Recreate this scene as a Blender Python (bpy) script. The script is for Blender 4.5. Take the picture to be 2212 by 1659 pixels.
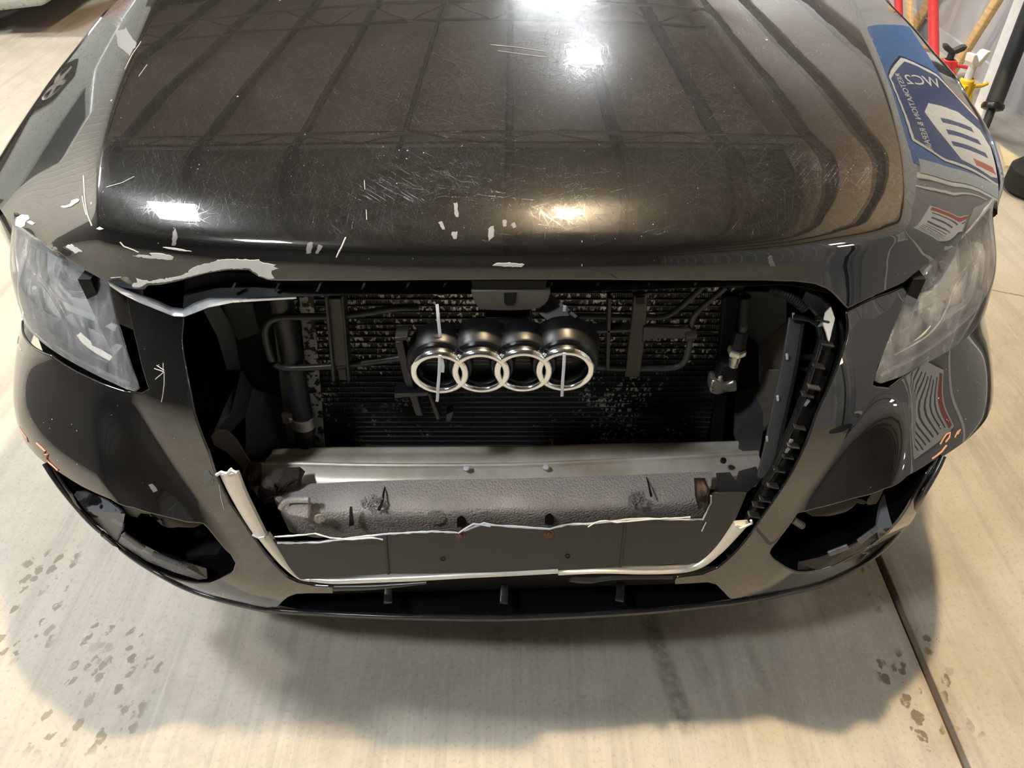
import bpy, bmesh, math, random
import numpy as np
from mathutils import Vector, Matrix
from mathutils.bvhtree import BVHTree
from mathutils.geometry import delaunay_2d_cdt
random.seed(7)
rng = np.random.default_rng(7)
for o in list(bpy.data.objects):
    bpy.data.objects.remove(o)
scene = bpy.context.scene
COL = scene.collection
# ---------------------------------------------------------------- camera
PW, PH, FPX = 2212, 1659, 1600.0
PITCH = math.radians(42)
CAM = np.array([0.016, -0.78, 1.50])
cd = bpy.data.cameras.new('camera'); cam = bpy.data.objects.new('camera', cd); COL.objects.link(cam)
cam.location = CAM; cam.rotation_euler = (math.pi/2 - PITCH, 0, 0)
cd.sensor_width = 36; cd.lens = 36*FPX/PW; cd.clip_start = .02
scene.camera = cam
scene.view_settings.view_transform = 'Standard'; scene.view_settings.look = 'None'
scene.view_settings.gamma = 1; scene.view_settings.use_curve_mapping = False
scene.view_settings.exposure = 0.05
# ---------------------------------------------------------------- world: dim air of a closed shop
wd = bpy.data.worlds.new('world'); scene.world = wd; wd.use_nodes = True
wd.node_tree.nodes['Background'].inputs[0].default_value = (1, .93, .84, 1)
wd.node_tree.nodes['Background'].inputs[1].default_value = .05
CEIL = 4.6
# ---------------------------------------------------------------- lamps of the shop (housing + lit panel)
def emis(name, col, s):
    m = bpy.data.materials.new(name); m.use_nodes = True
    b = m.node_tree.nodes['Principled BSDF']
    b.inputs['Base Color'].default_value = (.8, .8, .8, 1)
    b.inputs['Emission Color'].default_value = (*col, 1); b.inputs['Emission Strength'].default_value = s
    return m
LAMPS = [ # x, y, width, depth, colour, strength, label
 (-3.0, 1.1, .55, .55, (.93, .97, 1.), 205, 'white square ceiling lamp above the floor left of the black car'),
 (.48, 1.2, .15, .15, (1., .78, .48), 3500, 'small warm ceiling lamp almost overhead of the black car hood'),
 (.85, 6.7, .34, .55, (.93, .97, 1.), 240, 'white square ceiling lamp behind the black car, nearer of the two'),
 (.62, 9.8, 1.1, 1.0, (.93, .97, 1.), 150, 'big white ceiling lamp far behind the black car'),
 (-2.5, -1.5, .5, .5, (.93, .97, 1.), 165, 'white square ceiling lamp in front of the black car, over its left side'),
 (-5.4, 3.0, .5, .5, (1., .97, .92), 330, 'white square ceiling lamp near the cream left wall'),
]
# ---------------------------------------------------------------- helpers
fwd = np.array([0, math.cos(PITCH), -math.sin(PITCH)]); upv = np.array([0, math.sin(PITCH), math.cos(PITCH)])
def ray(u, v):
    d = fwd + (u-PW/2)/FPX*np.array([1., 0, 0]) + (PH/2-v)/FPX*upv
    return d/np.linalg.norm(d)
def at_y(u, v, y): d = ray(u, v); return CAM + d*((y-CAM[1])/d[1])
def at_z(u, v, z): d = ray(u, v); return CAM + d*((z-CAM[2])/d[2])
def at_x(u, v, x): d = ray(u, v); return CAM + d*((x-CAM[0])/d[0])
def proj(p):
    q = np.asarray(p)-CAM; f = q@fwd
    return PW/2+FPX*q[0]/f, PH/2-FPX*(q@upv)/f
def spline(xs, ys):
    """natural cubic spline"""
    x = np.array(xs, float); y = np.array(ys, float); n = len(x); h = np.diff(x)
    A = np.zeros((n, n)); r = np.zeros(n); A[0, 0] = A[-1, -1] = 1
    for i in range(1, n-1):
        A[i, i-1] = h[i-1]; A[i, i] = 2*(h[i-1]+h[i]); A[i, i+1] = h[i]
        r[i] = 6*((y[i+1]-y[i])/h[i]-(y[i]-y[i-1])/h[i-1])
    m = np.linalg.solve(A, r)
    def f(t):
        t = np.asarray(t, float); tc = np.clip(t, x[0], x[-1]); i = np.clip(np.searchsorted(x, tc)-1, 0, n-2)
        a = x[i+1]-tc; b = tc-x[i]; H = h[i]
        v = m[i]*a**3/(6*H)+m[i+1]*b**3/(6*H)+(y[i]/H-m[i]*H/6)*a+(y[i+1]/H-m[i+1]*H/6)*b
        s0 = (y[1]-y[0])/h[0]-h[0]*(2*m[0]+m[1])/6; s1 = (y[-1]-y[-2])/h[-1]+h[-1]*(m[-2]+2*m[-1])/6
        return v+np.where(t < x[0], (t-x[0])*s0, 0)+np.where(t > x[-1], (t-x[-1])*s1, 0)
    return f
def sstep(a, b, x):
    t = np.clip((np.asarray(x, float)-a)/(b-a), 0, 1); return t*t*(3-2*t)
def cr(pts, step, closed=False):
    """Catmull-Rom through points, resampled about every step"""
    P = [np.asarray(p, float) for p in pts]; n = len(P); out = []
    segs = n if closed else n-1
    for i in range(segs):
        p1 = P[i]; p2 = P[(i+1) % n]
        p0 = P[i-1] if (closed or i > 0) else 2*p1-p2
        p3 = P[(i+2) % n] if (closed or i+2 < n) else 2*p2-p1
        k = max(1, int(round(np.linalg.norm(p2-p1)/step)))
        for j in range(k):
            t = j/k
            out.append(.5*(2*p1+(p2-p0)*t+(2*p0-5*p1+4*p2-p3)*t*t+(3*p1-p0-3*p2+p3)*t**3))
    if not closed: out.append(P[-1])
    return out
def poly(*runs, step=None):
    """closed loop of runs of points; each run smooth inside, corners where runs meet"""
    out = []
    for i, r in enumerate(runs):
        q = cr(r, step) if (step and len(r) > 2) else [np.asarray(p, float) for p in r]
        nxt = runs[(i+1) % len(runs)][0]
        if np.linalg.norm(np.asarray(nxt, float)-q[-1]) < 1e-6: q = q[:-1]
        out += q
    return out
def dens(loop, step):
    out = []
    n = len(loop)
    for i in range(n):
        a = np.asarray(loop[i], float); b = np.asarray(loop[(i+1) % n], float)
        k = max(1, int(math.ceil(np.linalg.norm(b-a)/step)))
        for j in range(k): out.append(a+(b-a)*j/k)
    return out
def area2(l):
    a = np.array(l); b = np.roll(a, -1, 0); return (a[:, 0]*b[:, 1]-a[:, 1]*b[:, 0]).sum()
def inside(pts, loops):
    pts = np.asarray(pts); c = np.zeros(len(pts), bool)
    for l in loops:
        a = np.array(l); b = np.roll(a, -1, 0)
        for (x0, y0), (x1, y1) in zip(a, b):
            if y0 == y1: continue
            m = ((y0 > pts[:, 1]) != (y1 > pts[:, 1])) & (pts[:, 0] < (x1-x0)*(pts[:, 1]-y0)/(y1-y0)+x0)
            c ^= m
    return c
class Surf:
    """a smooth parametric surface P(a,b); hit(u,v) is the (a,b) a pixel's ray meets first"""
    def __init__(s, fn, ar, br, na, nb, sign=1):
        s.fn = fn; s.ar = ar; s.br = br; s.na = na; s.nb = nb; s.sign = sign
        A, B = np.meshgrid(np.linspace(*ar, na+1), np.linspace(*br, nb+1), indexing='ij')
        P = fn(A, B); V = [Vector(p) for p in P.reshape(-1, 3)]
        F = []
        for i in range(na):
            for j in range(nb):
                q = i*(nb+1)+j; F += [(q, q+nb+1, q+nb+2), (q, q+nb+2, q+1)]
        s.V = P.reshape(-1, 3); s.F = F; s.bvh = BVHTree.FromPolygons(V, F, all_triangles=True)
    def hit(s, u, v, aim=(1090, 850)):
        u0, v0 = u, v
        for k in range(80):
            d = ray(u, v)
            loc, no, idx, dist = s.bvh.ray_cast(Vector(CAM), Vector(d))
            if loc is not None: break
            L = math.hypot(aim[0]-u, aim[1]-v); u += 2*(aim[0]-u)/L; v += 2*(aim[1]-v)/L
        else: raise ValueError('no hit %s %s' % (u0, v0))
        t = s.F[idx]; p = np.array(loc); a, b, c = s.V[t[0]], s.V[t[1]], s.V[t[2]]
        M = np.stack([b-a, c-a], 1); w, *_ = np.linalg.lstsq(M, p-a, rcond=None)
        def ab(q): return np.array([s.ar[0]+(s.ar[1]-s.ar[0])*(q//(s.nb+1))/s.na, s.br[0]+(s.br[1]-s.br[0])*(q % (s.nb+1))/s.nb])
        return ab(t[0])*(1-w[0]-w[1])+ab(t[1])*w[0]+ab(t[2])*w[1]
    def P(s, a, b): return s.fn(np.asarray(a, float), np.asarray(b, float))
    def N(s, a, b, e=4e-3):
        a = np.asarray(a, float); b = np.asarray(b, float)
        da = s.fn(a+e, b)-s.fn(a-e, b); db = s.fn(a, b+e)-s.fn(a, b-e)
        n = np.cross(da, db); n /= np.linalg.norm(n, axis=-1, keepdims=True)+1e-12
        return n*s.sign
    def shift(s, d):
        """the parallel surface a distance d outward"""
        k = round(d, 4)
        if not hasattr(s, '_sh'): s._sh = {}
        if k not in s._sh: s._sh[k] = Surf(lambda a, b: s.P(a, b)+s.N(a, b)*k, s.ar, s.br, s.na, s.nb, s.sign)
        return s._sh[k]
    def trace(s, pix): return [s.hit(*p) for p in pix]
def link(name, me, mat=None, parent=None, smooth=False):
    o = bpy.data.objects.new(name, me); COL.objects.link(o)
    if mat:
        for m in (mat if isinstance(mat, (list, tuple)) else [mat]): me.materials.append(m)
    if parent: o.parent = parent
    if smooth:
        me.polygons.foreach_set('use_smooth', [True]*len(me.polygons))
    return o
def raw(name, V, F, mat, parent=None, smooth=True, normals=None, auto=None):
    me = bpy.data.meshes.new(name); me.from_pydata([tuple(v) for v in V], [], [tuple(f) for f in F]); me.update()
    o = link(name, me, mat, parent, smooth)
    if normals is not None: me.normals_split_custom_set_from_vertices([tuple(n) for n in normals])
    elif auto:
        try: me.set_sharp_from_angle(angle=math.radians(auto))
        except Exception: pass
    return o
def patch(name, surf, loops, mat, parent, step=.014, thick=.003, r=.002, off=0., bstep=None, back=True, extra=None):
    """a sheet of the surface cut to the loops (first the outline, then holes), with a rolled edge and a back"""
    bs = bstep or step*.6
    L = []
    for i, l in enumerate(loops):
        l = dens(l, bs)
        if (area2(l) > 0) != (i == 0): l = l[::-1]
        L.append(np.array(l))
    lo = L[0].min(0); hi = L[0].max(0)
    gx = np.arange(lo[0], hi[0]+step, step); gy = np.arange(lo[1], hi[1]+step*.866, step*.866)
    G = np.array([(x+(step/2 if j % 2 else 0), y) for j, y in enumerate(gy) for x in gx])
    if extra is not None: G = np.concatenate([G, extra])
    G = G[inside(G, L)]
    allb = np.concatenate(L)
    keep = np.ones(len(G), bool)
    for i in range(0, len(G), 500):
        d = ((G[i:i+500, None, :]-allb[None])**2).sum(-1).min(1); keep[i:i+500] = d > (bs*.55)**2
        if extra is not None and i+500 <= len(G)-len(extra): keep[i:i+500] &= ((G[i:i+500, None, :]-extra[None, ::2])**2).sum(-1).min(1) > .006**2
    G = G[keep]
    pts = [Vector(p) for p in allb]+[Vector(p) for p in G]
    E = []; k = 0
    for l in L:
        n = len(l); E += [(k+i, k+(i+1) % n) for i in range(n)]; k += n
    vs, es, fs, *_ = delaunay_2d_cdt(pts, E, [], 0, 1e-6)
    q = np.array([(p[0], p[1]) for p in vs]); f = np.array(fs)
    cen = q[f].mean(1); f = f[inside(cen, L)]
    P = surf.P(q[:, 0], q[:, 1]); N = surf.N(q[:, 0], q[:, 1]); P = P+N*off
    # orientation: make face winding follow N
    a, b, c = P[f[:, 0]], P[f[:, 1]], P[f[:, 2]]
    g = (np.cross(b-a, c-a)*N[f[:, 0]]).sum(1); f[g < 0] = f[g < 0][:, ::-1]
    V = list(P); NN = list(N); F = [tuple(t) for t in f]
    # back
    nb = len(V)
    if back: V += list(P-N*thick); NN += list(-N); F += [tuple(nb+i for i in t[::-1]) for t in f]
    for l in L:
        n = len(l); bp = surf.P(l[:, 0], l[:, 1]); bn = surf.N(l[:, 0], l[:, 1]); bp = bp+bn*off
        tg = np.roll(bp, -1, 0)-np.roll(bp, 1, 0); tg /= np.linalg.norm(tg, axis=1, keepdims=True)+1e-12
        o = np.cross(tg, bn)*surf.sign
        rings = []
        for ang in (0, 25, 50, 75, 90):
            A = math.radians(ang); rings.append((bp+o*r*math.sin(A)-bn*r*(1-math.cos(A)), bn*math.cos(A)+o*math.sin(A)))
        rings.append((bp+o*r-bn*thick, o)); rings.append((bp-bn*thick, o))
        base = len(V)
        for p, nn in rings: V += list(p); NN += list(nn)
        for j in range(len(rings)-1):
            for i in range(n):
                i2 = (i+1) % n; A_, B_, C_, D_ = base+j*n+i, base+j*n+i2, base+(j+1)*n+i2, base+(j+1)*n+i
                F.append((A_, D_, C_, B_) if surf.sign > 0 else (A_, B_, C_, D_))
    return raw(name, V, F, mat, parent, normals=NN)
def sweep(name, path, prof, mat, parent=None, closed=False, up=(0, 0, 1), cap=True, smooth=True, auto=40, scale=None, build=True):
    """sweep a 2D profile (list of (side,up)) along 3D points"""
    P = np.array(path, float); n = len(P); m = len(prof); V = []; F = []
    if closed: T = np.roll(P, -1, 0)-np.roll(P, 1, 0)
    else: T = np.gradient(P, axis=0)
    T /= np.linalg.norm(T, axis=1, keepdims=True)+1e-12
    upn = np.asarray(up, float)
    prev = None
    for i in range(n):
        u = upn if upn.ndim == 1 else upn[i]
        if prev is not None and upn.ndim == 1 and abs(T[i]@u)/np.linalg.norm(u) > .9: u = prev
        sd = np.cross(T[i], u); sd /= np.linalg.norm(sd)+1e-12; w = np.cross(sd, T[i]); prev = w
        k = 1 if scale is None else scale[i]
        for a, b in prof: V.append(P[i]+sd*a*k+w*b*k)
    for i in range(n if closed else n-1):
        for j in range(m):
            a = i*m+j; b = i*m+(j+1) % m; c = ((i+1) % n)*m+(j+1) % m; d = ((i+1) % n)*m+j
            F.append((a, d, c, b))
    if cap and not closed:
        F.append(tuple(range(m))); F.append(tuple(reversed(range((n-1)*m, n*m))))
    if not build: return V, F
    o = raw(name, V, F, mat, parent, smooth=smooth, auto=auto)
    fixn(o); return o
def fixn(o):
    bm = bmesh.new(); bm.from_mesh(o.data); bmesh.ops.recalc_face_normals(bm, faces=bm.faces); bm.to_mesh(o.data); bm.free()
def circ(r, n=12, rx=1.): return [(rx*r*math.cos(2*math.pi*i/n), r*math.sin(2*math.pi*i/n)) for i in range(n)]
def rrect(w, h, r, n=3):
    out = []
    for cx, cy, a0 in ((w/2-r, h/2-r, 0), (-w/2+r, h/2-r, 90), (-w/2+r, -h/2+r, 180), (w/2-r, -h/2+r, 270)):
        for i in range(n+1):
            a = math.radians(a0+90*i/n); out.append((cx+r*math.cos(a), cy+r*math.sin(a)))
    return out
def tube(name, pts, r, mat, parent=None, n=12, step=.01, closed=False, smoothpath=True):
    p = cr(pts, step, closed) if smoothpath else pts
    return sweep(name, p, circ(r, n), mat, parent, closed=closed)
class MB:
    """collects shapes into ONE mesh"""
    def __init__(s): s.V = []; s.F = []
    def add(s, V, F):
        k = len(s.V); s.V += [np.asarray(v, float) for v in V]; s.F += [tuple(k+i for i in f) for f in F]; return s
    def box(s, c, d, rot=None):
        c = np.asarray(c, float); x, y, z = [a/2 for a in d]
        vs = [np.array(q) for q in [(-x, -y, -z), (x, -y, -z), (x, y, -z), (-x, y, -z), (-x, -y, z), (x, -y, z), (x, y, z), (-x, y, z)]]
        if rot is not None: R = np.array(rot); vs = [R@v for v in vs]
        return s.add([c+v for v in vs], [(0, 3, 2, 1), (4, 5, 6, 7), (0, 1, 5, 4), (1, 2, 6, 5), (2, 3, 7, 6), (3, 0, 4, 7)])
    def cyl(s, p, q, r, r2=None, n=16):
        V, F = sweep('', [p, q], circ(r, n), None, cap=True, build=False, up=(0, 0, 1) if abs((np.asarray(q, float)-p)[2]) < .9*np.linalg.norm(np.asarray(q, float)-p) else (0, 1, 0), scale=None if r2 is None else [1, r2/r])
        return s.add(V, F)
    def lathe(s, p, axis, prof, n=24):
        """prof: list of (distance along axis, radius)"""
        ax = np.asarray(axis, float); ax /= np.linalg.norm(ax); u = np.cross(ax, (0, 0, 1) if abs(ax[2]) < .9 else (1, 0, 0)); u /= np.linalg.norm(u); w = np.cross(ax, u)
        V = []; F = []; m = len(prof)
        for i in range(n):
            a = 2*math.pi*i/n
            for d, r in prof: V.append(np.asarray(p, float)+ax*d+(u*math.cos(a)+w*math.sin(a))*r)
        for i in range(n):
            for j in range(m-1): F.append((i*m+j, ((i+1) % n)*m+j, ((i+1) % n)*m+j+1, i*m+j+1))
        return s.add(V, F)
    def sw(s, path, prof, **k):
        V, F = sweep('', path, prof, None, build=False, **k); return s.add(V, F)
    def prism(s, loop, vec):
        """loop of 3D points extruded by vec"""
        n = len(loop); L = [np.asarray(p, float) for p in loop]; v = np.asarray(vec, float)
        return s.add(L+[p+v for p in L], [tuple(range(n)), tuple(reversed(range(n, 2*n)))]+[(i, n+i, n+(i+1) % n, (i+1) % n) for i in range(n)])
    def build(s, name, mat, parent=None, bevel=0, smooth=False, auto=35, seg=2):
        o = raw(name, s.V, s.F, mat, parent, smooth=False); fixn(o)
        if bevel:
            b = o.modifiers.new('bevel', 'BEVEL'); b.width = bevel; b.segments = seg; b.limit_method = 'ANGLE'; b.angle_limit = math.radians(40)
        if smooth or bevel:
            o.data.polygons.foreach_set('use_smooth', [True]*len(o.data.polygons))
            try: o.data.set_sharp_from_angle(angle=math.radians(auto))
            except Exception: pass
        return o
def thing(name, label, cat, loc=(0, 0, 0), group=None):
    o = bpy.data.objects.new(name, None); COL.objects.link(o); o.location = loc; o.empty_display_size = .1
    o['label'] = label; o['category'] = cat
    if group: o['group'] = group
    return o
def tag(o, label, cat, group=None):
    o['label'] = label; o['category'] = cat
    if group: o['group'] = group
    return o
def pinto(o, par):
    """parent keeping place (parents here carry only a translation)"""
    o.parent = par; o.matrix_parent_inverse = par.matrix_world.inverted() if False else Matrix.Translation(par.location).inverted()
    return o
# ---------------------------------------------------------------- materials
class NT:
    def __init__(s, name):
        s.m = bpy.data.materials.new(name); s.m.use_nodes = True; s.t = s.m.node_tree; s.b = s.t.nodes['Principled BSDF']; s.out = s.t.nodes['Material Output']
    def n(s, typ, **kw):
        nd = s.t.nodes.new(typ)
        for k, v in kw.items():
            if k.startswith('_'): setattr(nd, k[1:], v)
            else: nd.inputs[k.replace('__', ' ')].default_value = v
        return nd
    def l(s, a, b): s.t.links.new(a, b)
    def noise(s, scale, detail=3, rough=.5, vec=None, dist=0):
        nd = s.n('ShaderNodeTexNoise', Scale=scale, Detail=detail, Roughness=rough, Distortion=dist)
        if vec is not None: s.l(vec, nd.inputs['Vector'])
        return nd.outputs['Fac']
    def ramp(s, fac, stops, interp='LINEAR'):
        nd = s.n('ShaderNodeValToRGB'); nd.color_ramp.interpolation = interp; e = nd.color_ramp.elements
        while len(e) > 1: e.remove(e[-1])
        for i, (p, c) in enumerate(stops):
            if not isinstance(c, (tuple, list)): c = (c, c, c)
            el = e[0] if i == 0 else e.new(p)
            el.position = p; el.color = (*c, 1) if len(c) == 3 else c
        s.l(fac, nd.inputs['Fac']); return nd.outputs['Color']
    def mix(s, fac, a, b, typ='MIX'):
        nd = s.n('ShaderNodeMix', _data_type='RGBA', _blend_type=typ)
        for x, i in ((fac, 0), (a, 6), (b, 7)):
            if hasattr(x, 'default_value') or hasattr(x, 'links'): s.l(x, nd.inputs[i])
            elif isinstance(x, (int, float)): nd.inputs[i].default_value = x if i == 0 else (x, x, x, 1)
            else: nd.inputs[i].default_value = (*x, 1)
        return nd.outputs[2]
    def math(s, op, a, b=0., c=None):
        nd = s.n('ShaderNodeMath', _operation=op)
        for i, x in enumerate((a, b) if c is None else (a, b, c)):
            if hasattr(x, 'links'): s.l(x, nd.inputs[i])
            else: nd.inputs[i].default_value = x
        return nd.outputs[0]
    def coord(s, scale=(1, 1, 1), rot=(0, 0, 0), loc=(0, 0, 0)):
        v = s.n('ShaderNodeNewGeometry').outputs['Position']
        if any(rot):
            mp = s.n('ShaderNodeMapping'); mp.inputs['Rotation'].default_value = rot; s.l(v, mp.inputs['Vector']); v = mp.outputs['Vector']
        mp = s.n('ShaderNodeMapping'); mp.inputs['Scale'].default_value = scale; mp.inputs['Location'].default_value = loc
        s.l(v, mp.inputs['Vector']); return mp.outputs['Vector']
    def ocoord(s, scale=(1, 1, 1), rot=(0, 0, 0), loc=(0, 0, 0)):
        g = s.n('ShaderNodeTexCoord'); mp = s.n('ShaderNodeMapping'); mp.inputs['Scale'].default_value = scale; mp.inputs['Rotation'].default_value = rot; mp.inputs['Location'].default_value = loc
        s.l(g.outputs['Object'], mp.inputs['Vector']); return mp.outputs['Vector']
    def coordx(s, vec):
        x = s.n('ShaderNodeSeparateXYZ'); s.l(vec, x.inputs[0]); return x.outputs[0]
    def set(s, **kw):
        for k, v in kw.items():
            i = s.b.inputs[k.replace('__', ' ')]
            if hasattr(v, 'links'): s.l(v, i)
            elif isinstance(v, tuple) and len(v) == 3: i.default_value = (*v, 1)
            else: i.default_value = v
        return s
    def bump(s, h, strength=.3, dist=.01, target='Normal'):
        nd = s.n('ShaderNodeBump', Strength=strength, Distance=dist); s.l(h, nd.inputs['Height']); s.l(nd.outputs['Normal'], s.b.inputs[target]); return nd
def simple(name, col, rough=.5, metal=0., spec=.5, **kw):
    m = NT(name); m.set(Base__Color=tuple(col), Roughness=rough, Metallic=metal, Specular__IOR__Level=spec, **kw)
    # a little procedural wear in the colour and gloss
    f = m.noise(35, 4, .6, m.coord()); c = m.mix(f, tuple(x*.82 for x in col), tuple(min(1, x*1.18) for x in col)); m.set(Base__Color=c)
    r = m.ramp(f, [(.3, max(0, rough-.06)), (.7, min(1, rough+.08))]); m.set(Roughness=r)
    return m.m
M = {}
# ---------------------------------------------------------------- the car body's shape
# plan curve of the nose (x, y) seen from above, by arc length
_pl = [(0, 0), (.2, .006), (.4, .026), (.5, .045), (.6, .073), (.7, .12), (.785, .175), (.855, .25), (.908, .35), (.94, .465), (.953, .6), (.958, .75)]
_c = cr([(-.2, .006)]+_pl, .004)
_i0 = min(range(len(_c)), key=lambda i: abs(_c[i][0])); _c = np.array(_c[_i0:])
_s = np.r_[0, np.cumsum(np.linalg.norm(np.diff(_c, axis=0), axis=1))]
SMAX = float(_s[-1])
_tn = np.gradient(_c, _s, axis=0)
def smooth1(a, k=12):
    q = np.pad(a, (k, k), mode='reflect', reflect_type='odd'); ker = np.hanning(2*k+3)[1:-1]; ker /= ker.sum()
    return np.convolve(q, ker, 'valid')
_cx, _cy = smooth1(_c[:, 0]), smooth1(_c[:, 1])
_ang = smooth1(np.arctan2(np.gradient(_cy, _s), np.gradient(_cx, _s)), 10)
_k = slice(None, None, 9)
_SX, _SY, _SA = spline(_s[_k], _cx[_k]), spline(_s[_k], _cy[_k]), spline(_s[_k], _ang[_k])
_PX = spline(_cx[_k], _cy[_k])
def plan(s):
    a = np.abs(s); sg = np.where(np.asarray(s) < 0, -1., 1.)
    e = np.maximum(a-SMAX, 0)
    th = _SA(np.minimum(a, SMAX-.04))
    X = _SX(np.minimum(a, SMAX-.04)); return X*sg, _SY(np.minimum(a, SMAX-.04))+np.maximum(a-SMAX+.04, 0), np.sin(th)*sg, -np.cos(th), X
lean = spline([.16, .22, .27, .33, .40, .5, .6, .66, .72, .80, .88, .96], [-.01, -.042, -.05, -.047, -.036, -.018, .004, .022, .048, .098, .160, .23])
bulge = spline([.16, .26, .32, .38, .45, .52, .575, .62, .66, .70, .78, .96], [0, 0, -.010, -.034, -.062, -.072, -.064, -.040, -.014, 0, 0, 0])
def ycre(z):   # |x| of the crease between pillar and cheek
    return np.interp(z, [.2, .40, .5, .6, .66, .9], [.46, .475, .52, .575, .612, .64])
def bump_pt(s, z, cheek=True):
    X, Y, nx, ny, a = plan(s)
    k = 1-(.72-.60*(1-sstep(.40, .55, z)))*sstep(.6, .93, a)
    off = lean(z)*k
    off = off+.036*sstep(.66, .77, a)*(1-.55*sstep(.86, .93, a))*sstep(.77, .865, z)
    if cheek:
        off = off+bulge(z)*sstep(-.012, .075, a-ycre(z))*(1-.35*sstep(.80, .93, a))
    return np.stack([X-nx*off, Y-ny*off, np.asarray(z)+0*X], -1)
BUMP = Surf(lambda s, z: bump_pt(s, z), (-SMAX, SMAX), (.17, .93), 260, 120, sign=1)
LENS = Surf(lambda s, z: bump_pt(s, z, False), (-SMAX, SMAX), (.17, 1.0), 260, 120, sign=1)
# hood: centre profile (y, z) from under the front edge to the windscreen
_hp = np.array(cr([(.085, .74), (.098, .80), (.110, .85), (.118, .893), (.1215, .916), (.132, .9385), (.164, .957), (.23, .982), (.35, 1.012), (.55, 1.041), (.8, 1.064), (1.1, 1.082), (1.4, 1.094)], .003))
_hs = np.r_[0, np.cumsum(np.linalg.norm(np.diff(_hp, axis=0), axis=1))]
HY, HZ = smooth1(_hp[:, 0], 4), smooth1(_hp[:, 1], 4)
TMAX = float(_hs[-1])
_HY, _HZ = spline(_hs[::7], HY[::7]), spline(_hs[::7], HZ[::7])
def hood_pt(x, t):
    x = np.asarray(x, float); t = np.asarray(t, float); a = np.abs(x)
    y0 = _HY(t); z0 = _HZ(t)
    am = .93-.03*np.log1p(np.exp((.93-a)/.03)); am = np.maximum(am, 0); ph = np.where(a < .80, _PX(np.minimum(a, .80)), _PX(np.minimum(am+.0004, .94)))
    w = np.exp(-np.maximum(y0-.12, 0)/.25)
    w = w*(1-.35*sstep(.75, .95, a))
    e = a-(.583+.169*y0); ee = np.where(e > 0, np.sqrt(e*e+.00005)-.00707, 0)
    z = z0-.017*(a/.63)**2*sstep(.80, .96, z0)-(.40*ee+.35*ee*ee)*sstep(.86, .95, z0)
    return np.stack([x, y0+ph*w, z], -1)
HOOD = Surf(hood_pt, (-1.02, 1.02), (0, TMAX), 280, 260, sign=1)
def paint(name, swirl):
    m = NT(name); m.set(Base__Color=(.006, .006, .0065), Roughness=.30, IOR=1.5, Specular__IOR__Level=.16)
    m.set(Coat__Weight=1., Coat__Roughness=.012, Coat__IOR=2.0)
    c = m.coord()
    # fine flakes, stone chips and dust down to the primer
    v = m.n('ShaderNodeTexVoronoi', Scale=64.); m.l(c, v.inputs['Vector'])
    n = m.noise(5, 4, .6, c)
    thr = m.ramp(n, [(.40, 0), (.75, 1)])
    rad = m.math('MULTIPLY', thr, .085)
    chip = m.math('LESS_THAN', v.outputs['Distance'], rad)
    v2 = m.n('ShaderNodeTexVoronoi', Scale=9.); m.l(c, v2.inputs['Vector'])
    chip2 = m.math('LESS_THAN', v2.outputs['Distance'], .020)
    cc = m.math('MAXIMUM', chip, chip2)
    sp = m.noise(900, 2, .5, c)
    base = m.mix(m.ramp(sp, [(.55, 0), (.8, 1)]), (.005, .005, .0055), (.03, .03, .032))
    m.set(Base__Color=m.mix(cc, base, (.55, .55, .53)))
    m.set(Coat__Weight=m.math('SUBTRACT', 1., cc))
    # swirl scratches: hair-fine marks in many directions that catch the lamps
    hs = None
    for i, a in enumerate((8, 37, 66, 97, 128, 160) if swirl else ()):
        q = m.coord((16, 1000, 16), (0, 0, math.radians(a)))
        x = m.n('ShaderNodeTexNoise', Scale=1., Detail=1., Roughness=.4); m.l(q, x.inputs['Vector'])
        y = m.ramp(x.outputs['Fac'], [(.66, 0), (.71, 1)])
        hs = y if hs is None else m.mix(1., hs, y, 'LIGHTEN')
    if swirl:
      up_ = m.n('ShaderNodeNewGeometry'); sx = m.n('ShaderNodeSeparateXYZ'); m.l(up_.outputs['Normal'], sx.inputs[0])
      hs = m.math('MULTIPLY', hs, m.ramp(sx.outputs[2], [(.70, 0), (.86, 1)]))
      m.set(Roughness=m.ramp(hs, [(0, .24), (1, .16)]))
      m.set(Specular__IOR__Level=m.ramp(hs, [(0, .11), (1, .55)])); m.bump(hs, .8, .0003)
    bw = m.n('ShaderNodeBump', Strength=.015, Distance=.01); m.l(m.noise(9, 2, .5, c), bw.inputs['Height']); m.l(bw.outputs['Normal'], m.b.inputs['Coat Normal'])
    return m.m
M['paint'] = paint('black_paint', False); M['hoodpaint'] = paint('swirled_black_paint', True)
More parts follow.
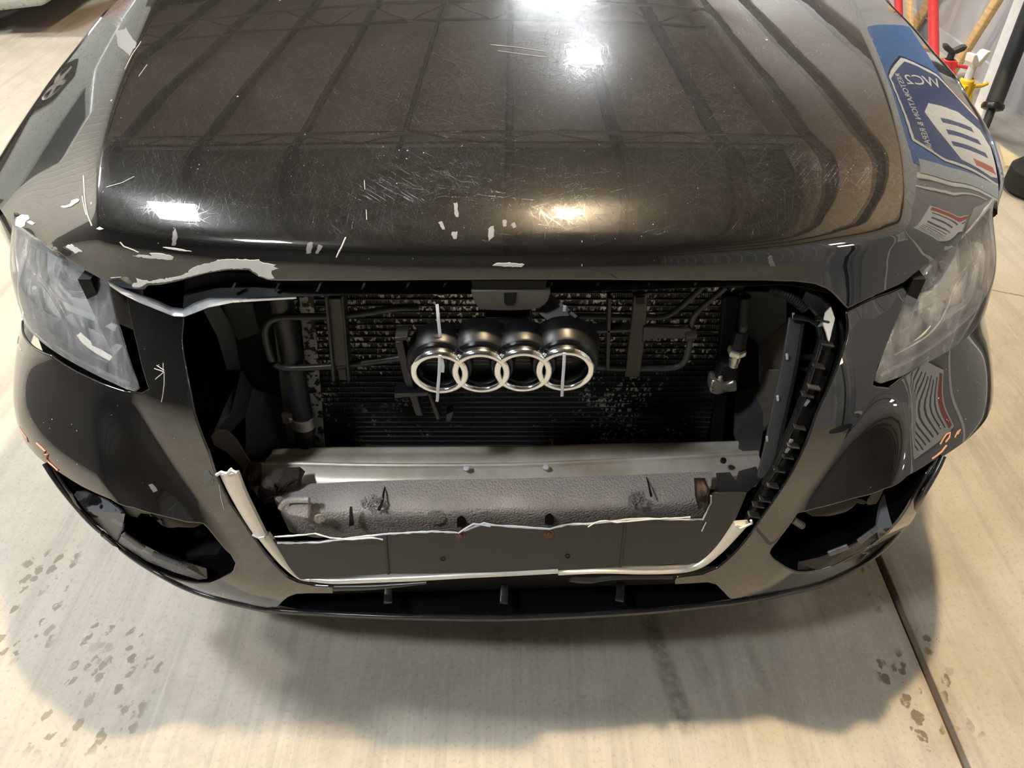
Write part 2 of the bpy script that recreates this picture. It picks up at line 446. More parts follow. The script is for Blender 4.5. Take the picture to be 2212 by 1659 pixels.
def concrete():
    m = NT('concrete_floor'); c = m.coord()
    a = m.noise(1.1, 6, .6, c); b = m.noise(7, 6, .7, c); d = m.noise(110, 4, .7, c)
    st = m.noise(1, 5, .7, m.coord((16, .8, 1), (0, 0, 0), (3, 1, 0)))
    st2 = m.noise(1, 4, .7, m.coord((60, 2.0, 1), (0, 0, 0), (1, 4, 0)))
    col = m.ramp(a, [(.3, (.29, .26, .21)), (.5, (.39, .355, .29)), (.72, (.47, .43, .355))])
    col = m.mix(m.ramp(b, [(.40, 0), (.62, .85)]), col, (.45, .415, .35))
    col = m.mix(m.ramp(st, [(.49, 0), (.66, .45)]), col, (.25, .235, .205))
    col = m.mix(m.ramp(st2, [(.54, 0), (.66, .35)]), col, (.52, .48, .41))
    col = m.mix(m.ramp(d, [(.30, .45), (.46, 0)]), col, (.2, .18, .15))
    def xy(k):   # signed distance from a line on the floor through p along direction q
        (px, py), (qx, qy) = k; L = math.hypot(qx-px, qy-py); nx, ny = (qy-py)/L, -(qx-px)/L
        dt = m.n('ShaderNodeVectorMath', _operation='DOT_PRODUCT'); m.l(c, dt.inputs[0]); dt.inputs[1].default_value = (nx, ny, 0)
        al = m.n('ShaderNodeVectorMath', _operation='DOT_PRODUCT'); m.l(c, al.inputs[0]); al.inputs[1].default_value = ((qx-px)/L, (qy-py)/L, 0)
        return m.math('SUBTRACT', dt.outputs['Value'], px*nx+py*ny), m.math('SUBTRACT', al.outputs['Value'], (px*(qx-px)+py*(qy-py))/L), L
    def band(p, q, w, t0=0., t1=None, soft=.012):
        P, Q = at_z(*p, 0)[:2], at_z(*q, 0)[:2]; e, t, L = xy((P, Q)); t1 = L if t1 is None else t1
        f = m.ramp(m.math('ABSOLUTE', e), [(max(0, w-soft), 1), (w, 0)])
        g_ = m.math('MULTIPLY', m.ramp(m.math('ADD', t, 0), [(0, 0), (.02, 1)]), m.ramp(m.math('SUBTRACT', t1, t), [(0, 0), (.03, 1)]))
        return m.math('MULTIPLY', f, g_)
    def lay(col, mask, amount, tint): return m.mix(m.math('MULTIPLY', mask, amount), col, tint)
    # rubber streaks in front of the nose
    w1 = m.ramp(m.noise(60, 4, .7, c), [(.35, .35), (.6, 1)])
    col = lay(col, m.math('MULTIPLY', band((1395, 1320), (1495, 1600), .026), w1), .62, (.09, .09, .09))
    col = lay(col, m.math('MULTIPLY', band((1490, 1390), (1540, 1500), .022), w1), .40, (.15, .12, .11))
    col = lay(col, m.math('MULTIPLY', band((1608, 1380), (1668, 1512), .016), w1), .45, (.14, .115, .11))
    col = lay(col, m.math('MULTIPLY', band((1250, 1480), (1330, 1500), .02), w1), .30, (.55, .53, .48))
    # wet tyre prints: blotches laid along the tracks
    q1 = m.n('ShaderNodeTexVoronoi', Scale=1.); dv_ = m.n('ShaderNodeVectorMath', _operation='ADD'); nv = m.n('ShaderNodeTexNoise', Scale=45., Detail=3.); m.l(c, nv.inputs['Vector']); m.l(nv.outputs['Color'], dv_.inputs[1]); m.l(m.coord((48, 30, 1), (0, 0, .35)), dv_.inputs[0]); m.l(dv_.outputs[0], q1.inputs['Vector'])
    cell = m.math('MULTIPLY', m.ramp(q1.outputs['Distance'], [(.40, 1), (.47, 0)]), m.ramp(q1.outputs['Color'], [(.40, 0), (.45, 1)]))
    blot = m.math('MULTIPLY', cell, m.ramp(m.noise(30, 3, .6, c), [(.38, 0), (.46, 1)]))
    for p, q, w in (((1905, 1400), (2030, 1640), .045), ((1998, 1340), (2110, 1600), .035), ((1850, 1180), (1905, 1330), .02)):
        col = lay(col, m.math('MULTIPLY', blot, band(p, q, w)), .85, (.13, .09, .055))
    for p, q, w in (((270, 1330), (110, 1640), .075), ((330, 1400), (215, 1640), .05), ((120, 1180), (30, 1440), .07)):
        col = lay(col, m.math('MULTIPLY', blot, band(p, q, w)), .75, (.17, .14, .09))
    j_ = band((1893, 1195), (2088, 1655), .03, soft=.02); col = lay(col, j_, .45, (.22, .15, .085))
    ck, _, _ = xy((at_z(2140, 626, 0)[:2], at_z(2212, 641, 0)[:2])); wob = m.math('ADD', ck, m.math('MULTIPLY', m.math('SUBTRACT', m.noise(6, 4, .6, c), .5), .05))
    rt = m.math('GREATER_THAN', m.coordx(c), .95)
    col = lay(col, m.math('MULTIPLY', m.ramp(m.math('ABSOLUTE', wob), [(.0015, 1), (.0035, 0)]), rt), .9, (.03, .025, .02))
    m.set(Base__Color=col, Roughness=m.ramp(b, [(.3, .42), (.7, .65)]), Specular__IOR__Level=.35)
    h = m.mix(.5, d, b); m.bump(h, .15, .004)
    return m.m
M['concrete'] = concrete()
M['black_plastic'] = simple('black_plastic', (.009, .009, .010), .36, 0, .4)
M['satin_black'] = simple('satin_black', (.012, .012, .013), .28, 0, .5)
M['void'] = NT('void_black').set(Base__Color=(.003, .003, .003), Roughness=.9, Specular__IOR__Level=.05).m
M['dark'] = simple('dark_plastic', (.008, .008, .009), .6, 0, .3)
M['alu'] = simple('brushed_aluminium', (.55, .55, .53), .32, .9)
M['white'] = simple('white_plastic', (.75, .76, .78), .35)
M['rubber'] = simple('tyre_rubber', (.012, .012, .012), .7, 0, .3)
def sheet_mat(name, a, b, sc=1.5):
    m = NT(name); f = m.noise(sc, 5, .6, m.coord()); m.set(Base__Color=m.mix(f, a, b), Roughness=.55); return m.m
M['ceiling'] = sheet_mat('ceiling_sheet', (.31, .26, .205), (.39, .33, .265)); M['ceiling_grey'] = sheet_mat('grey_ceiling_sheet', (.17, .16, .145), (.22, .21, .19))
M['steel'] = simple('painted_steel', (.13, .11, .09), .5)
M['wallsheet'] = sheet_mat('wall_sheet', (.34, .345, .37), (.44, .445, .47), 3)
M['walldark'] = sheet_mat('dark_wall_sheet', (.10, .09, .085), (.16, .15, .14))  # darker wall colour, picked so the black paint mirrors dark walls
M['cream'] = sheet_mat('cream_sheet', (.70, .68, .60), (.80, .78, .70))
# ---------------------------------------------------------------- the car: painted panels
car = thing('car', 'black car facing the camera with a smashed grille and chipped hood', 'car')
P_ = car
HEADR_TOP = [(1958, 596), (1985, 582), (2019, 559), (2074, 519), (2116, 475), (2146, 437)]
SEAM_R = [(2156, 431), (2156, 398), (2147, 345), (2133, 298), (2109, 250), (2076, 197), (2054, 155), (2009, 108), (1966, 56), (1913, 2)]
HEADL_TOP = [(0, 448), (30, 487), (43, 494), (93, 525), (145, 559), (188, 585), (229, 607)]
SEAM_L = [(208, 5), (157, 67), (108, 127), (60, 204), (22, 269), (0, 312), (-14, 352), (-22, 398), (-20, 428)]
hood_edge = [(234, 608), (265, 619), (288, 622), (308, 623), (317, 614), (344, 613), (378, 606), (412, 597), (446, 588), (491, 581), (536, 581), (559, 596), (580, 603), (600, 604), (720, 604), (900, 603), (1090, 602), (1300, 602), (1500, 603), (1650, 604), (1720, 606), (1760, 611), (1790, 622), (1810, 638), (1824, 655), (1833, 664), (1850, 655), (1900, 631), (1955, 607)]
hx = lambda p: HOOD.hit(*p)
def tail(p, q, n=6):   # carry the shut line on to the windscreen
    return [p+(q-p)*i/n for i in range(1, n+1)]
right = HOOD.trace(HEADR_TOP[1:]+SEAM_R); left = HOOD.trace(SEAM_L+HEADL_TOP)
er = np.array([.965, TMAX-.01]); el = np.array([-.965, TMAX-.01])
hl = HOOD.trace(SEAM_L)
loop = HOOD.trace(hood_edge)+right+tail(right[-1], er)+tail(er, el, 4)+tail(el, hl[0])+hl[1:]+HOOD.trace(HEADL_TOP)
ex = []
for t in np.arange(.13, TMAX-.02, .008):
    for k, dd in enumerate((-.016, -.008, 0, .008, .016)):
        for sg in (1, -1): ex.append((sg*(.583+.169*float(_HY(t))+dd), t+.004*(k % 2)))
for x in np.arange(-.62, .62, .010):
    for k, t in enumerate(np.arange(.150, .215, .008)): ex.append((x+.005*(k % 2), t))
patch('hood', HOOD, [loop], M['hoodpaint'], P_, step=.016, thick=.012, r=.003, extra=np.array(ex))
# bumper cover
bt = lambda L: BUMP.trace(L)
B_TOP_R = [(1831, 675), (1958, 619), (1956, 632), (1944, 673), (1929, 708), (1907, 759), (1893, 795), (1884, 833), (1893, 838), (1921, 841), (1938, 828), (1954, 815), (1992, 789), (2047, 759), (2103, 715), (2143, 670)]
B_TOP_L = [(0, 691), (54, 735), (108, 770), (163, 805), (217, 830), (271, 849), (306, 852), (323, 842), (315, 816), (298, 748), (285, 694), (274, 637), (300, 648), (340, 665), (393, 686)]
GR_R = [(1834, 693), (1834, 714), (1831, 734), (1823, 759), (1815, 785), (1804, 812), (1792, 841), (1776, 873), (1764, 902), (1746, 954), (1719, 1011), (1688, 1062), (1662, 1100), (1625, 1155), (1589, 1197), (1553, 1228), (1517, 1243), (1464, 1249)]
LOW_R = [(1460, 1261), (1530, 1257), (1549, 1262), (1562, 1275), (1575, 1290), (1588, 1298)]
LIP_R = [(1612, 1296), (1699, 1279), (1786, 1256), (1872, 1210), (1930, 1160), (1982, 1082), (2017, 1025), (2036, 985)]
GR_L = [(392, 700), (389, 732), (391, 757), (398, 795), (408, 846), (418, 896), (431, 934), (446, 972), (463, 1024), (474, 1048), (492, 1085), (517, 1121), (537, 1152), (567, 1193), (594, 1225), (621, 1250), (643, 1260), (677, 1267), (715, 1269)]
LOW_L = [(717, 1281), (666, 1281), (639, 1282), (621, 1289), (607, 1300), (597, 1311)]
LIP_L = [(99, 1001), (130, 1048), (174, 1129), (217, 1184), (260, 1221), (318, 1256), (376, 1285), (434, 1305), (506, 1318), (573, 1320), (592, 1316)]
rtail = bt([LIP_R[-1]])[0]; ltail = bt([LIP_L[0]])[0]
tr = bt([B_TOP_R[-1]])[0]; tl = bt([B_TOP_L[0]])[0]
SE = SMAX-.02
loop = bt(B_TOP_L+GR_L+LOW_L+LIP_L[::-1])+[np.array([-SE, ltail[1]+.02]), np.array([-SE, .60]), np.array([-(SE-.18), .70])]
loop_r = bt(B_TOP_R)+[np.array([SE-.18, .70]), np.array([SE, .60]), np.array([SE, rtail[1]+.02])]+bt(LIP_R[::-1]+LOW_R[::-1]+GR_R[::-1])
FOG_R = [(2028, 988), (2014, 995), (1959, 1027), (1910, 1053), (1843, 1074), (1785, 1091), (1739, 1104), (1722, 1108), (1710, 1126), (1678, 1169), (1664, 1187), (1661, 1198), (1670, 1210), (1699, 1230), (1722, 1239), (1757, 1237), (1800, 1224), (1872, 1187), (1930, 1140), (1974, 1077), (2005, 1022)]
FOG_L = [(112, 1012), (127, 1019), (174, 1048), (240, 1077), (289, 1094), (347, 1111), (405, 1126), (440, 1130), (451, 1140), (474, 1169), (500, 1198), (511, 1218), (506, 1236), (489, 1247), (457, 1262), (428, 1263), (376, 1252), (318, 1230), (260, 1195), (217, 1158), (179, 1111), (150, 1068), (127, 1036)]
bum = bpy.data.objects.new('bumper_cover', None); COL.objects.link(bum); bum.parent = P_
patch('side_cover', BUMP, [loop_r, bt(FOG_R)], M['paint'], bum, step=.011, thick=.004, r=.003)
patch('side_cover', BUMP, [loop, bt(FOG_L)], M['paint'], bum, step=.011, thick=.004, r=.003)
# ---------------------------------------------------------------- fenders, windscreen, wheels, belly
def part(name, parent="car"):
    o = bpy.data.objects.new(name, None); COL.objects.link(o); o.parent = car if parent == "car" else parent; return o
def part_(n): return part(n)
for side in (1, -1):
    S = HOOD.trace(SEAM_R) if side > 0 else HOOD.trace(SEAM_L)[::-1]
    S = S+tail(S[-1], er if side > 0 else el)
    S = cr(S, .03)
    V = []; F = []; pr = [(-.03, -.035), (-.012, -.035), (.004, -.010), (.010, -.005), (.018, -.010), (.026, -.030), (.033, -.07), (.037, -.13), (.034, -.24), (.028, -.36), (.0, -.36), (.0, -.06)]
    for i_, a in enumerate(S):
        p = HOOD.P(a[0], a[1]); k_ = min(1, .12+.22*i_)
        for dx, dz in pr: V.append((p[0]+side*(.002+dx*k_), p[1]+.003, p[2]-.010*(1-k_)+dz*k_))
    m = len(pr); n = len(S)
    for i in range(n-1):
        for j in range(m): F.append((i*m+j, i*m+(j+1) % m, (i+1)*m+(j+1) % m, (i+1)*m+j))
    F += [tuple(range(m)), tuple((n-1)*m+i for i in range(m))]
    fixn(raw('fender', V, F, M['paint'], car, auto=50))
    # black rubber seal in the shut line
    pth = [HOOD.P(a[0], a[1])+np.array([side*.001, .002, -.028]) for a in S]
    sweep('hood_seal', pth, circ(.010, 8), M['dark'], car)
def wheel(parent, c, R=.36, w=.235, ax=(1, 0, 0)):
    ax = np.array(ax, float); c = np.array(c, float); W = part('wheel', parent)
    MB().lathe(c-ax*w/2, ax, [(0, R*.66), (0, R*.90), (.02, R*.975), (.045, R), (w/2-.012, R), (w/2-.008, R-.007), (w/2+.008, R-.007), (w/2+.012, R), (w-.045, R), (w-.02, R*.975), (w, R*.90), (w, R*.66), (w-.02, R*.62), (.02, R*.62), (0, R*.66)], 40).build('tyre', M['rubber'], W, smooth=True)
    b = MB().lathe(c-ax*w/2, ax, [(.02, R*.66), (.03, R*.60), (.06, R*.55), (w-.06, R*.55), (w-.03, R*.60), (w-.012, R*.66)], 32)
    b.lathe(c-ax*w/2, ax, [(w-.05, .001), (w-.03, .06), (w-.05, .085), (w-.08, .08)], 16)
    u = np.cross(ax, (0, 0, 1)); v = np.array([0, 0, 1.])
    for k in range(5):
        a = 2*math.pi*k/5; d = u*math.cos(a)+v*math.sin(a); e = np.cross(ax, d); q = c+ax*(w/2-.045)
        b.prism([q+d*.05-e*.035, q+d*.05+e*.035, q+d*R*.60+e*.028, q+d*R*.60-e*.028], ax*.025)
    b.build('rim', M['alu'], W, smooth=True)
    return W
for side in (1, -1): wheel(car, (side*.80, 1.0, .355), .355, .235, (side, 0, 0))
MB().box((0, .80, .27), (1.25, 1.45, .02)).build('under_tray', M['dark'], car)
# black liners behind the bumper corners
for sg in (1, -1):
    L_ = [(sg*.57, .19), (sg*1.02, .19), (sg*1.02, .60), (sg*.57, .66)]
    patch('wheel_liner', LENS, [L_], M['void'], car, step=.05, thick=.004, r=.001, off=-.125)
_q = [(float(X_), float(Y_)+.03, .229) for X_, Y_ in (plan(np.array(s_))[:2] for s_ in np.linspace(-.82, .82, 31))]
MB().prism(_q+[(.70, .5, .229), (-.70, .5, .229)], (0, 0, .012)).build('splash_shield', M['void'], car)
# black bay walls behind the nose
b = MB(); b.box((0, .56, .62), (1.30, .02, .68)); b.box((.66, .40, .54), (.02, .40, .60)); b.box((-.66, .40, .54), (.02, .40, .60))
b.build('radiator_support', M['dark'], car)
# ---------------------------------------------------------------- headlights
def lens_mat():
    m = NT('headlight_lens'); t = m.t
    gl = m.n('ShaderNodeBsdfGlossy', Roughness=.04); tr = m.n('ShaderNodeBsdfTransparent'); df = m.n('ShaderNodeBsdfDiffuse', Color=(.90, .92, .95, 1))
    c = m.coord(); f1 = m.noise(30, 5, .7, c)
    st = m.noise(1, 4, .6, m.coord((60, 9, 9), (0, .2, .5)))
    hz = m.math('MULTIPLY', m.ramp(f1, [(.3, .17), (.6, .31), (.8, .50)]), m.ramp(st, [(.35, .55), (.7, 1.2)]))
    a = m.n('ShaderNodeMixShader'); m.l(hz, a.inputs[0]); m.l(tr.outputs[0], a.inputs[1]); m.l(df.outputs[0], a.inputs[2])
    fr = m.n('ShaderNodeFresnel', IOR=1.6); b = m.n('ShaderNodeMixShader'); m.l(fr.outputs[0], b.inputs[0]); m.l(a.outputs[0], b.inputs[1]); m.l(gl.outputs[0], b.inputs[2])
    m.l(b.outputs[0], m.out.inputs['Surface']); return m.m
M['lens'] = lens_mat()
M['bezel'] = simple('headlight_bezel', (.62, .62, .63), .35, .2)
M['bezel_dark'] = simple('headlight_dark', (.36, .36, .37), .4)
M['chrome'] = simple('chrome', (.80, .80, .79), .10, 1.)
M['clearish'] = simple('clear_plastic', (.72, .73, .74), .25)
M['amber'] = simple('amber_reflector', (.33, .12, .08), .3)
def hl_line(name, px, off, rad, mat, par, prof=None):
    S_ = LENS.shift(off); ab = S_.trace(px); ab = cr(ab, .012)
    P = [S_.P(*q) for q in ab]; N = [LENS.N(*q) for q in ab]
    return sweep(name, P, prof or circ(rad, 8), mat, par, up=np.array(N))
def hl_panel(name, px, off, mat, par, step=.012, thick=.004, r=.0025):
    S_ = LENS.shift(off); return patch(name, S_, [S_.trace(px)], mat, par, step=step, thick=thick, r=r)
def headlight(side, outline_px, extra, F):
    H = part('headlight')
    H['label'] = 'clear scuffed headlight with grey bezels'
    ol = LENS.trace(outline_px)+extra
    patch('lens', LENS, [ol], M['lens'], H, step=.016, thick=.003, r=.003, back=False)
    cc_ = np.mean(ol, 0); big = [cc_+(np.array(q)-cc_)*(1.12 if q[1] < cc_[1] else 1.0) for q in ol]
    patch('housing', LENS, [big], M['bezel_dark'], H, step=.03, thick=.004, r=.002, off=-.068)
    lowe = [np.array(q) for q in ol if q[1] < cc_[1]]; lowe = sorted(lowe, key=lambda q: q[0])
    strip = [q+np.array([0, .012]) for q in lowe]+[q-np.array([0, .10]) for q in lowe[::-1]]
    patch('lower_seal', LENS, [strip], M['void'], H, step=.03, thick=.003, r=.001, off=-.014)
    # side wall of the housing closing the gap
    q = dens(ol, .015); V = []; F2 = []
    for a in q:
        p = LENS.P(*a); n = LENS.N(*a); tp = float(sstep(.78, .86, a[1])); dd_ = -n+np.array([0, .0, -.55-1.2*tp]); dd_ /= np.linalg.norm(dd_); V += [p-n*.004, p+dd_*(.075-.035*tp)]
    m = len(q)
    for i in range(m): F2.append((2*i, 2*i+1, (2*((i+1) % m))+1, 2*((i+1) % m)))
    hw = raw('housing_wall', V, F2, [M['void'], M['bezel_dark']], H)
    for i in range(m):
        if q[i][1] > cc_[1]+.01: hw.data.polygons[i].material_index = 1
    hl_panel('lower_bezel', F['B'], -.030, M['bezel'], H)
    hl_panel('reflector_bowl', F['D'], -.040, M['clearish'], H)
    if 'E' in F: hl_panel('edge_trim', F['E'], -.010, M['clearish'], H)
    hl_line('light_guide', F['A'], -.022, .0035, M['chrome'], H)
    hl_line('bezel_ridge', F['R'], -.030, .004, M['clearish'], H)
    hl_line('lower_ridge', F['C'], -.016, .005, M['clearish'], H)
    hl_line('blade', F['blade'], -.035, .0, M['clearish'], H, rrect(.012, .006, .002))
    hl_panel('turn_lamp', F['sq'], -.045, M['bezel'], H)
    hl_panel('projector_box', F['box'], -.05, M['clearish'], H)
    hl_panel('upper_bezel', F['U'], -.056, M['bezel'], H)
    # round projector lens deep inside
    c = LENS.hit(*F['proj']); p = LENS.P(*c); n = LENS.N(*c); n = n*.7+np.array([0, -.7, 0]); n /= np.linalg.norm(n)
    MB().lathe(p-n*.066, n, [(0, .045), (.02, .044), (.022, .036), (.030, .030), (.036, .018), (.038, .0005)], 28).build('projector', M['chrome'], H, smooth=True)
    if 'amb' in F: hl_line('side_reflector', F['amb'], -.012, .0, M['amber'], H, rrect(.011, .005, .002))
    return H
tR = LENS.hit(2156, 432); tR2 = LENS.hit(2145, 668)
headlight(1, [(1893, 820), (1915, 757), (1934, 708), (1950, 665), (1961, 630), (1966, 597)]+HEADR_TOP[1:]+[(2155, 432)],
    [np.array([tR[0]+.07, .86]), np.array([tR[0]+.16, .80]), np.array([tR[0]+.12, .74])]+LENS.trace([(2143, 670), (2102, 714), (2046, 758), (1991, 788), (1949, 811), (1905, 826)]),
    dict(A=[(2152, 480), (2124, 539), (2091, 577), (2060, 622), (2044, 663), (2030, 691), (2002, 724), (1963, 749), (1912, 777)],
         C=[(2149, 622), (2130, 650), (2080, 692), (2035, 729), (1985, 765), (1925, 795), (1900, 812)],
         R=[(2033, 682), (2088, 652), (2124, 630), (2141, 602), (2146, 577), (2151, 530)],
         B=[(2030, 691), (2060, 668), (2100, 646), (2140, 612), (2148, 620), (2130, 650), (2080, 690), (2035, 728), (1985, 764), (1913, 796), (1910, 780), (1963, 752), (2002, 726)],
         D=[(2150, 486), (2124, 541), (2091, 580), (2061, 625), (2046, 664), (2036, 680), (2088, 651), (2124, 628), (2140, 601), (2145, 577), (2152, 530)],
         blade=[(1949, 677), (1998, 655), (2046, 636)], sq=[(1994, 686), (2016, 702), (2040, 660), (2020, 650)],
         box=[(1928, 722), (1992, 694), (1990, 716), (1930, 746)], proj=(2025, 600),
         U=[(1966, 605), (2040, 560), (2115, 490), (2148, 450), (2140, 500), (2080, 565), (2045, 625), (1955, 668)],
         amb=[(2158, 510), (2157, 560), (2153, 616)]))
tL = LENS.hit(0, 450)
Xl = [np.array([-q[0], q[1]]) for q in LENS.trace([(2146, 437), (2155, 432)])]
headlight(-1, HEADL_TOP+[(230, 606), (239, 653), (251, 699), (266, 749), (280, 792), (293, 828), (296, 838), (289, 844), (270, 838), (212, 811), (154, 780), (116, 757), (77, 726), (39, 697), (8, 665)],
    [np.array([-1.06, .74]), np.array([-1.10, .80]), np.array([-1.02, .865])],
    dict(A=[(14, 500), (40, 540), (62, 575), (83, 599), (108, 631), (125, 660), (139, 687), (152, 712), (170, 739), (193, 759), (232, 782), (282, 800)],
         C=[(10, 655), (40, 684), (77, 714), (116, 744), (154, 767), (212, 798), (270, 824), (284, 828)],
         R=[(6, 606), (19, 626), (48, 647), (87, 668), (133, 693)],
         B=[(8, 612), (48, 650), (87, 671), (135, 697), (152, 716), (170, 743), (193, 763), (232, 786), (280, 804), (284, 826), (212, 797), (154, 766), (116, 743), (77, 713), (40, 683), (10, 652)],
         D=[(14, 506), (40, 545), (60, 578), (83, 604), (106, 634), (123, 663), (133, 688), (87, 665), (48, 644), (19, 622), (8, 604)],
         blade=[(125, 651), (190, 680), (253, 710)], sq=[(143, 685), (164, 676), (179, 705), (162, 722)],
         box=[(191, 712), (232, 734), (268, 755), (270, 772), (199, 745)], proj=(130, 610),
         U=[(20, 485), (60, 510), (140, 565), (225, 612), (245, 690), (135, 645), (110, 620), (70, 570), (30, 520)]))
# amber strip only seen on the right lamp's outer edge
# ---------------------------------------------------------------- behind the missing grille
def Y(y, *px): return [at_y(u, v, y) for u, v in px]
def cond_mat():
    m = NT('condenser_fins'); c = m.coord()
    fin = m.n('ShaderNodeTexWave', Scale=90., Distortion=1.2, Detail=2.); m.l(c, fin.inputs['Vector'])
    v = m.n('ShaderNodeTexVoronoi', Scale=230.); m.l(m.coord((1, 1, .6)), v.inputs['Vector'])
    pat = m.noise(9, 4, .7, c)
    # bright specks paint in the glint of stone-bent fins, more towards the top
    gz = m.n('ShaderNodeSeparateXYZ'); m.l(c, gz.inputs[0]); pat = m.math('ADD', pat, m.ramp(gz.outputs[2], [(.42, 0), (.75, .10)]))
    s = m.math('MULTIPLY', m.ramp(v.outputs['Color'], [(.62, 0), (.68, 1)]), m.ramp(pat, [(.53, 0), (.66, 1)]))
    col = m.mix(s, m.mix(fin.outputs['Fac'], (.006, .006, .006), (.035, .034, .032)), (.85, .82, .76))
    m.set(Base__Color=col, Metallic=.3, Roughness=.35); m.bump(fin.outputs['Fac'], .6, .002); return m.m
M['cond'] = cond_mat()
YC = .27
cz0 = at_y(1090, 978, YC)[2]-.04; cz1 = at_y(1090, 632, YC)[2]+.02; cx0 = at_y(655, 800, YC)[0]; cx1 = at_y(1562, 800, YC)[0]
cond = part('condenser')
MB().box(((cx0+cx1)/2, YC+.012, (cz0+cz1)/2), (cx1-cx0, .02, cz1-cz0)).build('fin_core', M['cond'], cond)
b = MB(); n = 34
for i in range(n):
    z = cz0+(cz1-cz0)*(i+.5)/n; b.box(((cx0+cx1)/2, YC, z), (cx1-cx0, .0035, .0011))
b.build('tubes', simple('condenser_tube', (.075, .075, .072), .35, .6), cond)
# flaking white edge of the core on the left
def flake_mat():
    m = NT('flaking_paint'); f = m.noise(55, 4, .6, m.coord()); m.set(Base__Color=m.ramp(f, [(.5, (.42, .41, .39)), (.53, (.01, .01, .01))]), Roughness=.6); return m.m
b = MB(); pl = Y(YC-.008, (646, 640), (676, 640), (702, 980), (676, 980)); b.prism(pl, (0, .006, 0)); b.build('core_edge', flake_mat(), cond)
for u0, u1, lo in ((1560, 1590, 0), ):
    pl = Y(YC-.01, (1562, 640), (1600, 640), (1560, 980), (1536, 980)); MB().prism(pl, (0, .03, 0)).build('end_tank', M['dark'], cond, bevel=.004)
# receiver drier: the thick black tube on the left with its clamp
rd = part('receiver_drier')
yT = .225
p0 = at_y(602, 615, yT); p1 = at_y(654, 900, yT); p2 = at_y(668, 962, yT)
dirv = (p1-p0)/np.linalg.norm(p1-p0); R_ = .0195
MB().lathe(p0-dirv*.05, dirv, [(0, .0), (0, R_), (np.linalg.norm(p1-p0)+.09, R_), (np.linalg.norm(p1-p0)+.10, R_*.5)], 24).build('canister', simple('drier_black', (.014, .016, .018), .45), rd, smooth=True)
MB().lathe(p1-dirv*.004, dirv, [(0, R_+.0005), (0, R_+.004), (.024, R_+.004), (.024, R_+.0005)], 24).build('clamp', simple('clamp_metal', (.52, .50, .46), .4, .8), rd, smooth=True, auto=30)
MB().lathe(p1+dirv*.02, dirv, [(0, R_*.9), (.05, R_*.8), (.09, R_*.75), (.09, .001)], 20).build('lower_fitting', M['dark'], rd, smooth=True)
tabc = at_y(627, 903, yT-.008)
t_ = MB().box(tabc, (.030, .006, .026)); t_.build('clamp_tab', simple('tab_metal', (.33, .31, .28), .5, .6), rd, bevel=.001)
MB().lathe(tabc+np.array([0, -.003, 0]), (0, -1, 0), [(0, .0065), (.003, .006), (.005, .003), (.005, .0003)], 12).build('bolt', M['alu'], rd, smooth=True)
# perforated plate strip behind the drier
b = MB(); b.prism(Y(.262, (590, 690), (602, 690), (640, 985), (622, 985)), (0, .004, 0)); b.build('mounting_strip', simple('strip_beige', (.20, .18, .14), .6), car)
# oil cooler pipe loops
def pipe(name, px, y, r=.0055, par=None): return tube(name, Y(y, *px), r, M['pipe'], par or car, n=10, step=.008)
M['pipe'] = simple('pipe_black', (.028, .030, .032), .38)
oc = part('cooler_pipe')
pipe('left_loop', [(905, 664), (850, 666), (790, 676), (720, 683), (640, 684), (598, 687), (580, 697), (573, 715), (577, 745), (588, 778), (600, 790), (625, 795), (700, 792), (780, 784), (872, 772)], .205, .0062, oc)
pipe('right_upper', [(1190, 690), (1240, 683), (1320, 684), (1400, 686), (1440, 682), (1470, 663), (1520, 618)], .205, .0055, oc)
pipe('right_loop', [(1568, 620), (1530, 652), (1504, 676), (1493, 700), (1490, 740), (1482, 775), (1468, 790), (1440, 795), (1330, 795), (1240, 790)], .20, .0055, oc)
M['bracket'] = simple('bracket_black', (.030, .030, .030), .45)
def ribbed(name, px, y, th=.012, par=car, mat=None, bev=.002):
    return MB().prism(Y(y, *px), (0, th, 0)).build(name, mat or M['bracket'], par, bevel=bev)
brk = part('pipe_bracket')
ribbed('plate', [(706, 645), (738, 645), (744, 700), (752, 790), (722, 792), (712, 720)], .196, .01, brk)
ribbed('flange', [(736, 640), (742, 640), (756, 825), (750, 825)], .186, .03, brk)
ribbed('flange', [(700, 640), (707, 640), (724, 825), (717, 825)], .186, .03, brk)
ribbed('foot', [(726, 796), (748, 796), (750, 822), (732, 822)], .20, .006, brk)
brk = part('pipe_bracket')
ribbed('plate', [(1368, 638), (1400, 634), (1396, 700), (1390, 760), (1382, 815), (1350, 815), (1358, 740), (1364, 690)], .194, .01, brk)
ribbed('arm', [(1390, 706), (1490, 710), (1498, 716), (1496, 732), (1400, 733), (1388, 745)], .190, .008, brk)
MB().sw(Y(.195, (1480, 722), (1503, 720)), circ(.011, 12)).build('clip', M['bracket'], brk, smooth=True)
b = MB(); b.prism(Y(.186, (1374, 643), (1393, 641), (1392, 656), (1374, 658)), (0, .004, 0)); b.build('slot', M['dark'], brk)
